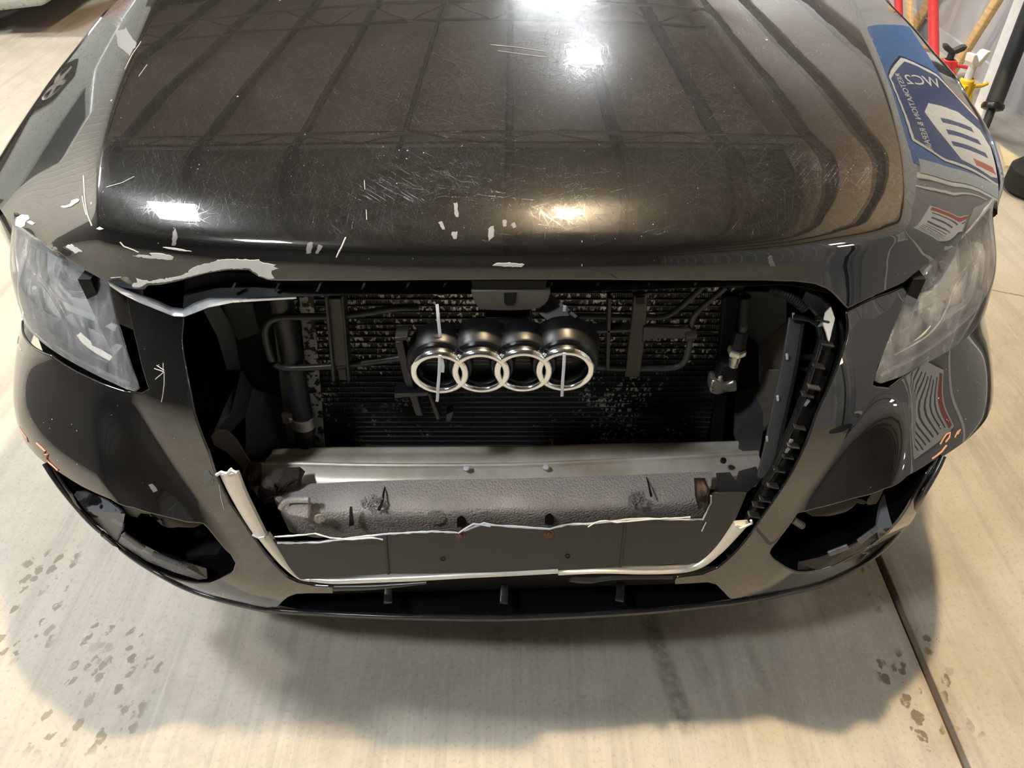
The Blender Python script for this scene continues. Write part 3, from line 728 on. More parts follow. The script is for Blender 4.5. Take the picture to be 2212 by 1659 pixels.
# thin uprights of the broken grille back
gb = part('grille_back')
ribbed('upright', [(1313, 645), (1321, 645), (1317, 800), (1309, 800)], .15, .02, gb, M['black_plastic'], .001)
ribbed('crossbar', [(1255, 716), (1362, 712), (1362, 718), (1255, 722)], .15, .02, gb, M['black_plastic'], .001)
ribbed('side_arm', [(853, 740), (872, 738), (890, 820), (914, 900), (898, 898), (872, 822)], .095, .02, gb, M['black_plastic'], .002)
ribbed('side_arm', [(922, 850), (930, 850), (952, 905), (943, 908)], .10, .03, gb, M['black_plastic'], .002)
ribbed('ledge', [(852, 730), (880, 728), (880, 735), (853, 737)], .08, .03, gb, M['black_plastic'], .001)
ribbed('ledge', [(852, 852), (925, 848), (925, 855), (852, 860)], .085, .03, gb, M['black_plastic'], .001)
ribbed('stub', [(964, 895), (980, 888), (975, 908), (962, 912)], .11, .02, gb, M['black_plastic'], .001)
# bonnet lock
lk = part('hood_latch')
M['zinc'] = simple('zinc_grey', (.13, .128, .122), .5, .5)
yl = .125
pl = cr(Y(yl, (1017, 628), (1022, 646), (1030, 662), (1045, 670), (1100, 672), (1150, 669), (1170, 664), (1184, 650), (1190, 628)), .006)
MB().prism(pl, (0, .012, 0)).build('striker_plate', M['zinc'], lk, bevel=.002)
MB().prism(Y(yl-.002, (1089, 635), (1116, 634), (1115, 652), (1109, 660), (1094, 660), (1089, 654)), (0, .004, 0)).build('striker_hole', M['dark'], lk)
MB().prism(Y(yl+.05, (1045, 672), (1148, 670), (1150, 708), (1118, 714), (1045, 706)), (0, .03, 0)).build('lock_body', M['black_plastic'], lk, bevel=.004)
MB().prism(Y(yl+.045, (1050, 687), (1140, 684), (1146, 690), (1146, 700), (1050, 702)), (0, .006, 0)).build('lock_ridge', M['bracket'], lk, bevel=.002)
a0 = at_y(1176, 655, yl+.02); a1 = at_y(1232, 702, yl-.01)
MB().sw([a0, a1], [(-.017, -.004), (.017, -.004), (.017, .006), (.012, .006), (.012, 0), (-.012, 0), (-.012, .006), (-.017, .006)], up=(0, -.8, .6)).build('stay', M['bracket'], lk)
# ---- four-ring emblem hanging by zip ties
em = part('emblem'); em['label'] = 'four chrome rings on a black backing, tied on with white zip ties'
ye = .070
ctr = [at_y(949.5, 804.5, ye), at_y(1039, 803, ye), at_y(1130, 801, ye), at_y(1220.5, 799, ye)]
Ro = .0455; ri = .0335
M['emb'] = NT('emblem_chrome').set(Base__Color=(.80, .835, .87), Metallic=1., Roughness=.13).m
for c in ctr:
    MB().lathe(c, (0, -1, -.09), [(-.016, Ro), (-.002, Ro), (.003, Ro-.0012), (.0052, Ro-.004), (.0052, ri+.003), (.003, ri+.0008), (-.002, ri), (-.016, ri), (-.016, Ro)], 72).build('ring', M['emb'], em, smooth=True, auto=50)
b = MB()
for i, c in enumerate(ctr):
    b.lathe(c+np.array([0, .010, .006]), (0, 1, 0), [(.022, ri*.2), (.022, Ro*.80), (0, Ro*.80), (-.004, Ro+.003), (.0, Ro+.0055), (.042, Ro+.0055+(.006 if i in (1, 3) else 0)), (.044, Ro*.7), (.044, .001)], 48)
b.sw([ctr[0]+np.array([0, .040, .006]), ctr[3]+np.array([0, .040, .006])], rrect(.022, 2*Ro-.004, .004))
b.build('backing', M['black_plastic'], em, smooth=True, auto=35)
b = MB()
for c in ctr: b.lathe(c+np.array([0, .028, 0]), (0, -1, 0), [(0, .0005), (.0, Ro*.95)], 32)
b.build('ring_floor', M['black_plastic'], em)
for i, c in enumerate(ctr):
    s_ = MB()
    for k in range(3): s_.box(c+np.array([-.004, .024, .010-.007*k]), (.028+.004*k, .002, .0012))
    s_.build('slit_ribs', simple('rib_grey', (.10, .10, .10), .4), em)
M['zip'] = NT('zip_tie_nylon').set(Base__Color=(.72, .74, .80), Roughness=.4, Subsurface__Weight=.2).m
def tie(px, ys, w=.0048):
    P = [at_y(u, v, y) for (u, v), y in zip(px, ys)]
    return sweep('zip_tie', cr(P, .006), rrect(w, .0015, .0006), M['zip'], em, up=(0, -1, .1))
tie([(944, 657), (947, 690), (951, 728)], [.10, .09, .085])
tie([(950, 768), (949, 800), (946, 840), (945, 862), (944, 867)], [.058, .055, .054, .057, .06])
tie([(954, 775), (957, 790), (956, 804)], [.068, .064, .062])
tie([(1219, 763), (1218, 790), (1215, 830), (1214, 856)], [.058, .055, .054, .058])
tie([(1220, 660), (1219, 672)], [.12, .12])
# ---- pressure sensor and fitting on the right of the core
ps = part('pressure_sensor'); yp = .20
q0 = at_y(1610, 640, yp); q1 = at_y(1602, 715, yp); q2 = at_y(1592, 757, yp); q3 = at_y(1583, 790, yp)
M['nickel'] = simple('nickel', (.62, .60, .55), .3, .85)
dv = (q2-q1)/np.linalg.norm(q2-q1)
MB().sw([q0, at_y(1608, 680, yp), at_y(1606, 700, yp)], circ(.009, 12)).build('cable', M['dark'], ps, smooth=True)
MB().cyl(at_y(1607, 700, yp), at_y(1604, 716, yp), .007).build('boot', M['bracket'], ps, smooth=True)
MB().lathe(q1, dv, [(0, .003), (0, .0115), (.028, .013), (.033, .013), (.033, .003)], 6).build('plug', M['dark'], ps)
MB().lathe(q2-dv*.005, dv, [(0, .003), (0, .0145), (.003, .016), (.011, .016), (.013, .014), (.013, .003)], 6).build('hex_nut', M['nickel'], ps)
MB().lathe(q2+dv*.008, dv, [(0, .003), (0, .010), (.014, .010), (.015, .0085), (.026, .0085), (.027, .002)], 18).build('thread', M['nickel'], ps, smooth=True, auto=30)
fl = part('pipe_fitting'); yf = .205
MB().prism(cr(Y(yf, (1536, 828), (1544, 822), (1570, 830), (1588, 824), (1592, 834), (1590, 846), (1570, 848), (1548, 853), (1535, 848), (1534, 838)), .004), (0, .03, 0)).build('clamp_block', M['nickel'], fl, bevel=.003)
MB().lathe(at_y(1553, 820, yf+.01), (0.05, -.05, 1), [(-.01, .009), (0, .009), (.003, .0085), (.006, .006), (.012, .0058), (.015, .004), (.015, .0005)], 16).build('valve_cap', M['nickel'], fl, smooth=True)
MB().prism(Y(yf+.005, (1560, 790), (1600, 786), (1596, 826), (1545, 822)), (0, .03, 0)).build('block', M['dark'], fl, bevel=.004)
# corrugated wire loom at the top right
wl = part('wire_loom'); P = cr(Y(.16, (1660, 624), (1690, 634), (1715, 648), (1738, 668)), .0012)
sweep('loom', P, circ(.0075, 10), M['dark'], wl, scale=[1 if (i//2) % 2 else .78 for i in range(len(P))])
# air guides (folded black sheets either side)
ag = part('air_guide')
def sheet(name, quads, mat, par, th=.004):
    b = MB()
    for q in quads: b.prism([at_y(u, v, y) for u, v, y in q], (0, th, 0))
    return b.build(name, mat, par, bevel=.001)
M['guide'] = simple('air_guide_plastic', (.045, .046, .05), .5)
M['guide_dusty'] = simple('air_guide_dusty', (.11, .092, .072), .7)
sheet('upper_flap', [[(430, 655, .20), (470, 655, .20), (505, 715, .25), (520, 800, .26), (490, 800, .24), (468, 725, .21)], [(478, 655, .25), (545, 655, .25), (560, 720, .27), (515, 735, .27), (500, 715, .26)]], M['guide'], ag)
sheet('lower_duct', [[(520, 800, .24), (545, 840, .25), (530, 900, .22), (475, 960, .16), (455, 945, .15), (500, 890, .18)], [(545, 840, .25), (610, 860, .27), (625, 985, .25), (530, 985, .20), (530, 900, .22)]], M['guide'], ag)
sheet('duct_lip', [[(455, 945, .15), (468, 928, .15), (492, 932, .16), (510, 950, .165), (545, 1005, .165), (525, 1015, .16), (490, 978, .155), (462, 962, .15)]], M['guide_dusty'], ag)
sheet('inner_wall', [[(500, 650, .30), (640, 640, .34), (660, 990, .34), (545, 990, .30)]], M['dark'], ag)
ag2 = part('air_guide')
sheet('upper_flap', [[(1610, 630, .28), (1700, 632, .24), (1700, 720, .25), (1640, 745, .28), (1612, 720, .29)]], M['guide'], ag2)
sheet('mid_panel', [[(1640, 745, .28), (1700, 700, .24), (1690, 800, .22), (1660, 860, .24), (1640, 850, .27)], [(1660, 800, .235), (1690, 800, .22), (1668, 905, .18), (1640, 940, .2), (1630, 860, .25)]], M['guide_dusty'], ag2)
sheet('lower_panel', [[(1590, 850, .27), (1640, 830, .27), (1668, 905, .19), (1645, 985, .16), (1600, 985, .2), (1585, 940, .24)], [(1600, 910, .225), (1625, 935, .195), (1650, 920, .175), (1640, 990, .155), (1595, 985, .19)]], M['guide'], ag2)
sheet('inner_wall', [[(1560, 640, .34), (1720, 640, .30), (1690, 990, .28), (1550, 990, .34)]], M['dark'], ag2)
def aty_c(u, v, y0, k):
    y = y0
    for _ in range(6): p = at_y(u, v, y); y = y0+k*p[0]**2
    return p
# ---- crash beam, foam and broken plate panel
def beam_path(u0, u1, v, y0, k, n=30):
    a = at_y(u0, v, y0); b = at_y(u1, v, y0); P = []
    for i in range(n+1):
        x = a[0]+(b[0]-a[0])*i/n; P.append((x, y0+k*x*x, a[2]+(b[2]-a[2])*i/n))
    return P
def alu_mat():
    m = NT('beam_aluminium'); c = m.coord()
    st = m.noise(1, 4, .6, m.coord((1.5, 160, 160))); d = m.noise(6, 5, .65, c)
    col = m.mix(m.ramp(d, [(.42, 0), (.72, .8)]), (.74, .69, .60), (.36, .28, .18))
    m.set(Base__Color=col, Metallic=.30, Roughness=m.ramp(st, [(.3, .30), (.7, .48)])); m.bump(st, .12, .001); return m.m
M['beam'] = alu_mat()
cb = part('crash_beam')
pb = [aty_c(u, v, .170, .12) for u, v in ((584, 998), (700, 995), (900, 994), (1100, 993), (1300, 988), (1500, 984), (1604, 981))]
sweep('rear_flange', cr(pb, .03), [(.034, -.03), (.033, -.004), (.029, .008), (.020, .015), (.008, .017), (-.004, .012), (-.014, .008), (-.022, .010), (-.030, .006), (-.034, -.004), (-.034, -.03)], M['beam'], cb, up=(0, 0, 1), auto=60)
pf = [aty_c(u, v, .108, .14) for u, v in ((545, 1020), (640, 1018), (760, 1021), (900, 1022), (1100, 1021), (1300, 1013), (1500, 1002), (1645, 994))]
sweep('front_flange', cr(pf, .03), [(.021, -.05), (.021, -.016), (.018, -.012), (.006, -.005), (-.012, -.001), (-.014, .0035), (-.017, .005), (-.021, .004), (-.022, -.05)], M['beam'], cb, up=(0, 0, 1), auto=30)
for u, v in ((1007, 1020), (1179, 1018), (1563, 1003)):
    p = at_y(u, v, .105); MB().lathe(p+np.array([0, .005, .006]), (0, -.2, 1), [(-.004, .0055), (0, .0055), (.0012, .003), (.0012, .0002)], 14).build('bolt_hole', M['dark'] if u > 1500 else M['white'], cb, smooth=True)
def foam_mat():
    m = NT('foam_absorber'); c = m.coord()
    v = m.n('ShaderNodeTexVoronoi', Scale=240.); m.l(c, v.inputs['Vector'])
    n = m.noise(7, 4, .6, c)
    col = m.mix(m.ramp(n, [(.35, 0), (.7, 1)]), (.38, .355, .33), (.52, .455, .395))
    m.set(Base__Color=col, Roughness=.38, Specular__IOR__Level=.6); m.bump(m.math('SUBTRACT', 1., m.math('POWER', v.outputs['Distance'], 2.)), .55, .004); return m.m
M['foam'] = foam_mat()
fm = part('foam_absorber')
top_b = [(575, 1046), (700, 1044), (760, 1040), (900, 1036), (1100, 1034), (1300, 1028), (1400, 1024), (1540, 1018)]
edge = [(605, 1096), (660, 1108), (760, 1107), (900, 1103), (1100, 1096), (1300, 1089), (1400, 1084), (1532, 1076)]
V = []; F = []
cols = []
A = cr([(p[0], p[1]) for p in top_b], 24); 
for i in range(41):
    t = i/40
    def lerp(L):
        xs = np.linspace(0, 1, len(L)); return (np.interp(t, xs, [p[0] for p in L]), np.interp(t, xs, [p[1] for p in L]))
    a = at_y(*lerp(top_b), .088); e = at_y(*lerp(edge), .022)
    k = .16*a[0]**2; a[1] += 0; 
    a = at_y(*lerp(top_b), .074+k); e = at_y(*lerp(edge), .020+k)
    w = .0015*math.sin(i*1.7)
    prof = [a+np.array([0, .006, -.03]), a, a*.66+e*.34+np.array([0, 0, .001]), a*.33+e*.67+np.array([0, 0, .001+w*.3]), e+np.array([0, .006, 0]), e+np.array([0, .001, -.005]), e+np.array([0, -.001, -.018]), e+np.array([0, .001, -.04]), e+np.array([0, .006, -.08]), e+np.array([0, .09, -.08])]
    V += prof
m_ = 10
for i in range(40):
    for j in range(m_-1): F.append((i*m_+j, i*m_+j+1, (i+1)*m_+j+1, (i+1)*m_+j))
F += [tuple(range(m_)), tuple(40*m_+i for i in range(m_))]
fixn(raw('foam_bar', V, F, M['foam'], fm, auto=70))
def lump(name, px, y, zt, mat, par, amp=.25, seed=1, th=.03):
    """ragged torn chunk: outline pushed back, with a bumpy face"""
    r_ = np.random.default_rng(seed); L = dens([at_y(u, v, y) for u, v in px], .006); c = np.mean(L, 0); V = []; F = []; n = len(L)
    for k, (s, d) in enumerate(((1., th), (1., .006), (.8, .0), (.45, -.004))):
        for p in L: V.append(c+(p-c)*s+np.array([0, d, 0])+r_.normal(0, .0022, 3)*(1 if k else 0))
    V.append(c+np.array([0, -.006, 0]))
    for k in range(3):
        for i in range(n): F.append((k*n+i, k*n+(i+1) % n, (k+1)*n+(i+1) % n, (k+1)*n+i))
    for i in range(n): F.append((3*n+i, 3*n+(i+1) % n, 4*n))
    o = raw(name, V, F, mat, par); fixn(o); return o
M['mud'] = NT('rusty_mud'); _m = M['mud']; _n = _m.noise(60, 5, .7, _m.coord()); _m.set(Base__Color=_m.ramp(_n, [(.3, (.006, .004, .003)), (.55, (.026, .014, .009)), (.75, (.06, .036, .024))]), Roughness=.5); _m.bump(_n, .8, .006); M['mud'] = _m.m
M['crumb'] = NT('torn_foam'); _m = M['crumb']; _n = _m.noise(160, 5, .7, _m.coord()); _m.set(Base__Color=_m.ramp(_n, [(.3, (.10, .10, .10)), (.5, (.34, .335, .34)), (.75, (.6, .59, .59))]), Roughness=.45); _m.bump(_n, 1., .006); M['crumb'] = _m.m
lump('rusty_clod', [(560, 1052), (590, 1040), (640, 1036), (652, 1046), (625, 1062), (605, 1085), (570, 1092), (556, 1076)], .080, 0, M['mud'], fm, seed=2)
lump('rusty_clod', [(523, 1030), (540, 1022), (556, 1028), (557, 1050), (545, 1062), (528, 1058)], .10, 0, M['mud'], fm, seed=3)
def crumbs(u, v, y0, y1, seed):
    r_ = np.random.default_rng(seed); b = MB()
    for _ in range(80):
        a = r_.uniform(0, 6.283); q = r_.uniform(0, 1)**.5; uu = u+25*q*math.cos(a); vv = v+17*q*math.sin(a); t = (vv-v+17)/34
        c = at_y(uu, vv, y0+(y1-y0)*t); R = r_.uniform(.0014, .003)
        b.lathe(c+np.array([0, .002, 0]), r_.normal(size=3), [(-R, .0003), (-R*.5, R*.8), (R*.2, R), (R, .0003)], 6)
    return b.build('torn_spot', M['crumb'], fm, smooth=True, auto=80)
crumbs(804, 1088, .042, .020, 4)
crumbs(1381, 1081, .045, .020, 5)
MB().prism([at_y(u, v, y) for u, v, y in ((628, 1100, .026), (668, 1098, .026), (670, 1124, .014), (616, 1114, .016))], (0, .02, .004)).build('end_block', M['foam'], fm, bevel=.004)
sweep('end_ridge', cr([at_y(u, v, y) for u, v, y in ((606, 1098, .03), (616, 1084, .034), (634, 1080, .036), (668, 1080, .034))], .006), circ(.0055, 8), M['foam'], fm)
lump('rusty_hole', [(1506, 1062), (1530, 1062), (1530, 1098), (1508, 1100)], .016, 0, M['mud'], fm, seed=8)
def crack(px, y, r=.002): return sweep('crack', [at_y(u, v, yy) for (u, v), yy in zip(px, y)], circ(r, 5), M['dark'], fm, scale=np.linspace(.5, 1.6, len(px)))
crack([(833, 1043), (829, 1065), (826, 1084), (818, 1102)], [.083, .052, .034, .020])
crack([(1396, 1028), (1402, 1050), (1407, 1072)], [.083, .05, .028], .0015)
MB().prism(Y(.019, (755, 1098), (760, 1098), (764, 1135), (754, 1136)), (0, .004, 0)).build('notch', M['dark'], fm)
for u, v in ((996, 1124), (1186, 1119)):
    MB().prism(cr(Y(.019, (u-9, v-2), (u, v-9), (u+9, v-2), (u+9, v+14), (u-9, v+14)), .004), (0, .004, 0)).build('notch', M['dark'], fm)
for u, v, k in ((940, 1118, 22), (1050, 1114, 15), (690, 1122, 12)):
    MB().prism([at_y(u+k*math.cos(a), v+k*.7*math.sin(a), .0195) for a in np.linspace(0, 2*math.pi, 20)[:-1]], (0, .004, 0)).build('pad', M['foam'], fm)
# plate panel
PLT = Surf(lambda x, z: np.stack([x, -.034+(z-.38)*.30+.16*x*x, z], -1), (-.62, .62), (.25, .56), 80, 40)
M['panel'] = NT('panel_black').set(Base__Color=(.034, .034, .032), Roughness=.32, Specular__IOR__Level=.6).m
pp = part('plate_panel')
top = [(575, 1160), (600, 1172), (690, 1171), (770, 1160), (832, 1153), (932, 1147), (990, 1150), (1003, 1147), (1045, 1129), (1062, 1133), (1130, 1138), (1187, 1142), (1225, 1132), (1270, 1131), (1350, 1122), (1400, 1119), (1460, 1122), (1518, 1121), (1535, 1086), (1535, 1070), (1545, 1066)]
rest = [(1612, 1066), (1600, 1095), (1575, 1150), (1555, 1195), (1530, 1213), (1450, 1218), (1340, 1223), (1205, 1231), (1000, 1236), (838, 1239), (740, 1245), (643, 1251), (617, 1222), (595, 1190)]
patch('face', PLT, [PLT.trace(top+rest)], M['panel'], pp, step=.014, thick=.003, r=.0015)
M['torn'] = NT('stress_white').set(Base__Color=(.70, .71, .74), Roughness=.5).m
def torn(px, r=.0019, off=.001, S=None):
    S = S or PLT; r_ = np.random.default_rng(len(px)); ab = S.trace(px); q = dens(ab, .008)[:-1]
    # open polyline resample
    q = []
    for a, b in zip(ab[:-1], ab[1:]):
        k = max(1, int(np.linalg.norm(b-a)/.008)); q += [a+(b-a)*j/k for j in range(k)]
    q.append(ab[-1]); P = [S.P(*a)+S.N(*a)*(off+r_.normal(0, .0004)) for a in q]
    return sweep('torn_edge', P, circ(r, 6), M['torn'], pp, up=(0, -1, .2), scale=r_.uniform(.65, 1.35, len(P)))
torn(top[1:5]+[(832, 1153)]); torn(top[4:7]); torn(top[7:17]); torn(top[16:20], .0014)
torn([(602, 1146), (640, 1144), (688, 1139), (720, 1148), (760, 1152), (810, 1148), (832, 1152)], .0016, .018)
torn([(990, 1148), (1012, 1133), (1023, 1127), (1060, 1132)], .0016, .006)
torn([(1268, 1129), (1282, 1120), (1306, 1116), (1330, 1119), (1400, 1113), (1486, 1108)], .0014, .012)
torn([(1524, 1127), (1515, 1146)], .0012, .002)
for a, b in (((832, 1154), (839, 1239)), ((1352, 1122), (1340, 1223))):
    q = PLT.trace([a, b]); P = [PLT.P(*(q[0]+(q[1]-q[0])*i/6)) for i in range(7)]
    sweep('fold_line', [p+np.array([0, -.001, 0]) for p in P], rrect(.005, .003, .001), M['bracket'], pp, up=(0, -1, .2))
M['bronze'] = simple('bronze_screw', (.15, .085, .06), .4, .6)
for u, v in ((995, 1156), (1186, 1153)):
    q = PLT.hit(u, v); p = PLT.P(*q); n = PLT.N(*q)
    MB().lathe(p, n, [(0, .0095), (.0015, .009), (.0015, .0055), (.005, .005), (.0065, .003), (.0055, .0015), (.0055, .0002)], 18).build('screw', M['bronze'], pp, smooth=True)
for u, v in ((957, 1207), (1226, 1201)):
    q = PLT.hit(u, v); p = PLT.P(*q); n = PLT.N(*q)
    MB().lathe(p, n, [(-.001, .0048), (.0012, .0045), (.0012, .003), (-.0005, .0028), (-.0005, .0002)], 16).build('screw_hole', M['dark'], pp, smooth=True)
# grey torn bracket right of the foam
tb = part('torn_bracket')
MB().prism([aty_c(u, v, .046, .14) for u, v in ((1548, 1022), (1577, 1020), (1590, 1040), (1597, 1018), (1633, 1008), (1645, 1036), (1612, 1066), (1537, 1071), (1550, 1045))], (0, .003, -.003)).build('plate', simple('bracket_grey', (.085, .087, .095), .45), tb)
# ---------------------------------------------------------------- grille surround, trims, lip, fog openings
GRL = Surf(lambda s, z: bump_pt(s, z, False), (-.75, .75), (.17, .93), 150, 120)
def on(px, off=0.): 
    S_ = GRL.shift(off); q = S_.hit(*px); return S_.P(*q)
M['cream'] = M['cream']
def trim_mat():
    m = NT('cream_reflection_chrome'); f = m.noise(140, 4, .7, m.coord())
    m.set(Base__Color=m.ramp(f, [(.22, (.35, .31, .26)), (.30, (.78, .75, .66)), (.8, (.84, .81, .74))]), Metallic=.35, Roughness=.28); return m.m  # cream of the mirrored lit floor painted into the chrome, plus random dark specks
M['trim'] = trim_mat()
def ribbon(name, pairs, mat, par, off=.004, th=.007, sub=6):
    """a trim bar between two traced edges, with rounded face"""
    A = cr([p[0] for p in pairs], 12); n = len(A)
    B = [np.array(p[1], float) for p in pairs]; A = []; BB = []
    k = 8
    a_ = cr([p[0] for p in pairs], 1e9); 
    def res(L, N):
        c = cr(L, 4); s = np.r_[0, np.cumsum([np.linalg.norm(c[i+1]-c[i]) for i in range(len(c)-1)])]; t = np.linspace(0, s[-1], N)
        return np.stack([np.interp(t, s, [q[0] for q in c]), np.interp(t, s, [q[1] for q in c])], 1)
    N = max(8, int(sum(math.dist(pairs[i][0], pairs[i+1][0]) for i in range(len(pairs)-1))/9))
    A = res([p[0] for p in pairs], N); B = res([p[1] for p in pairs], N); V = []; F = []; m = sub+3
    for a, b in zip(A, B):
        pa = GRL.hit(*a); pb = GRL.hit(*b)
        for j in range(sub+1):
            t = j/sub; q = pa*(1-t)+pb*t; V.append(GRL.P(*q)+GRL.N(*q)*(off+th*math.sin(math.pi*t)**.6*.6))
        V.append(GRL.P(*pb)+GRL.N(*pb)*(off-th)); V.append(GRL.P(*pa)+GRL.N(*pa)*(off-th))
    for i in range(N-1):
        for j in range(m): F.append((i*m+j, i*m+(j+1) % m, (i+1)*m+(j+1) % m, (i+1)*m+j))
    F += [tuple(range(m)), tuple((N-1)*m+i for i in range(m))]
    o = raw(name, V, F, mat, par, auto=55); fixn(o); return o
gs = part('grille_surround')
ribbon('left_trim', [((473, 1026), (511, 1022)), ((492, 1066), (528, 1066)), ((520, 1116), (554, 1120)), ((546, 1156), (574, 1160))], M['trim'], gs, -.002, .007)
ribbon('left_trim', [((548, 1160), (575, 1162)), ((578, 1196), (600, 1196)), ((606, 1226), (622, 1226)), ((640, 1252), (648, 1249)), ((668, 1260), (668, 1252))], M['trim'], gs, -.006, .010)
ribbon('bottom_trim', [((660, 1259), (662, 1252)), ((720, 1266), (720, 1256)), ((800, 1264), (800, 1253)), ((900, 1260), (900, 1249)), ((1000, 1254), (1000, 1244)), ((1100, 1249), (1100, 1240)), ((1206, 1243), (1206, 1235))], M['trim'], gs, -.006, .008)
ribbon('bottom_trim', [((1206, 1246), (1206, 1238)), ((1300, 1242), (1300, 1235)), ((1400, 1244), (1400, 1236)), ((1480, 1240), (1478, 1232)), ((1526, 1226), (1518, 1216)), ((1562, 1198), (1550, 1190)), ((1592, 1168), (1574, 1162)), ((1622, 1136), (1592, 1138))], M['trim'], gs, -.006, .010)
def jag(px, r=.0022): 
    P = [on(p, .004) for p in px]; return sweep('broken_end', P, circ(r, 6), M['torn'], gs, up=(0, -1, .3))
jag([(468, 1026), (478, 1020), (490, 1024), (500, 1016), (511, 1022)], .003); jag([(494, 1018), (500, 1012)], .002)
jag([(545, 1155), (560, 1162), (572, 1160)]); jag([(1590, 1134), (1596, 1142), (1612, 1136), (1624, 1130), (1622, 1124)], .0022)
# black inner frame down the right side with its clips
def vtube(name, px, offs, prof, mat, par, up=(0, -1, .3)):
    P = [on(p, o) for p, o in zip(px, offs)]
    return sweep(name, cr(P, .012), prof, mat, par, up=up)
M['tab2'] = simple('worn_tab', (.34, .35, .37), .5)
fr = part('grille_frame')
vtube('right_rail', [(1728, 640), (1760, 652), (1780, 680), (1788, 715), (1782, 760), (1770, 800), (1752, 850), (1733, 900), (1712, 960), (1690, 1010), (1660, 1062), (1630, 1110), (1604, 1146)], [-.03]*13, rrect(.030, .020, .006), M['satin_black'], fr)
vtube('rail_flange', [(1806, 690), (1812, 720), (1808, 760), (1795, 800), (1778, 845), (1757, 900), (1735, 955), (1710, 1010), (1678, 1066), (1640, 1118), (1612, 1150)], [-.030]*11, rrect(.006, .04, .002), M['black_plastic'], fr)
vtube('inner_rail', [(1768, 705), (1772, 730), (1764, 765), (1752, 800), (1738, 845), (1718, 900), (1694, 955), (1672, 1010), (1650, 1046)], [-.018]*9, rrect(.008, .014, .003), M['satin_black'], fr)
for i, (u, v) in enumerate(((1786, 742), (1776, 690), (1767, 790), (1757, 836), (1743, 852), (1726, 922), (1712, 962), (1700, 985), (1682, 1014), (1668, 1048), (1652, 1078), (1637, 1090), (1628, 1112))):
    p = on((u, v), -.008); MB().box(p, (.022, .012, .0035), Matrix.Rotation(.25, 3, 'Y')).build('clip', M['satin_black'] if i % 3 else M['bracket'], fr, bevel=.001)
for u, v in ((1775, 700), (1793, 700), (1742, 870), (1706, 955), (1700, 972)):
    p = on((u, v), -.012); MB().box(p, (.006, .004, .013), Matrix.Rotation(.3, 3, 'Y')).build('torn_tab', M['tab2'], fr, bevel=.001)
bs_ = part('broken_grille_bar')
vtube('bar', [(1720, 688), (1712, 740), (1702, 800), (1688, 860), (1676, 920), (1663, 980), (1650, 1030)], [-.055, -.052, -.05, -.048, -.045, -.042, -.04], rrect(.026, .006, .002), simple('bar_grey', (.075, .077, .085), .4), bs_)
vtube('bar_edge', [(1733, 690), (1726, 740), (1716, 800), (1703, 860), (1690, 920), (1676, 980), (1660, 1035)], [-.052, -.05, -.047, -.045, -.042, -.04, -.038], rrect(.004, .016, .001), M['satin_black'], bs_)
vtube('hook', [(1712, 683), (1730, 684), (1752, 690), (1766, 700)], [-.045, -.04, -.035, -.03], rrect(.010, .012, .003), M['satin_black'], bs_)
for u, v in ((1714, 682), (1700, 770), (1680, 860), (1657, 948)):
    p = on((u, v), -.042); MB().box(p, (.004, .003, .013), Matrix.Rotation(-.3, 3, 'Y')).build('torn_chip', M['torn'], bs_, bevel=.001)
for u, v in ((1737, 772), (1730, 800)):
    p = on((u, v), -.06); MB().box(p, (.03, .01, .006)).build('crosspiece', M['black_plastic'], bs_, bevel=.001)
S_ = GRL.shift(-.004); patch('cream_highlight', S_, [S_.trace([(1784, 676), (1795, 664), (1803, 688), (1797, 712), (1791, 738), (1785, 716), (1779, 700)])], M['trim'], fr, step=.008, thick=.002, r=.001)  # cream patch painted in for the bright reflection on the right rail
# inner hood edge / lock carrier cover under the leading edge
hc = part('hood_inner_panel')
V = []; F = []
up_ = [(400, 600), (470, 588), (540, 590), (600, 603), (800, 603), (1100, 603), (1400, 603), (1700, 605), (1790, 624)]
lo_ = [(395, 668), (470, 645), (560, 642), (640, 640), (800, 636), (1100, 634), (1400, 625), (1700, 614), (1796, 634)]
for i in range(61):
    t = i/60; xs = np.linspace(0, 1, len(up_)); a = (np.interp(t, xs, [p[0] for p in up_]), np.interp(t, xs, [p[1] for p in up_])); b = (np.interp(t, xs, [p[0] for p in lo_]), np.interp(t, xs, [p[1] for p in lo_]))
    x = at_y(*a, .16)[0]; k = .10*x*x+.002
    c = ((a[0]+b[0])/2, (a[1]+b[1])/2)
    V += [at_y(a[0], a[1]-6, .20+k), at_y(*a, .17+k), at_y(a[0]*.6+b[0]*.4, a[1]*.6+b[1]*.4, .165+k), at_y(a[0]*.4+b[0]*.6, a[1]*.4+b[1]*.6, .145+k), at_y(*b, .135+k), at_y(b[0], b[1]+1, .138+k), at_y(b[0], b[1]-8, .22+k)]
for i in range(60):
    for j in range(7): F.append((i*7+j, i*7+(j+1) % 7, (i+1)*7+(j+1) % 7, (i+1)*7+j))
o = raw('frame', V, F, M['dark'], hc, auto=35); fixn(o)
MB().prism(Y(.128, (1018, 606), (1182, 606), (1178, 622), (1166, 625), (1034, 625), (1020, 620)), (0, .004, 0)).build('latch_slot', M['dark'], hc)
for u in (505, 600, 690, 785, 880, 960, 1190, 1290, 1400, 1500):
    MB().prism(Y(.150, (u, 612), (u+5, 612), (u-3, 630), (u-8, 630)), (0, .004, 0)).build('rib', M['bracket'], hc)
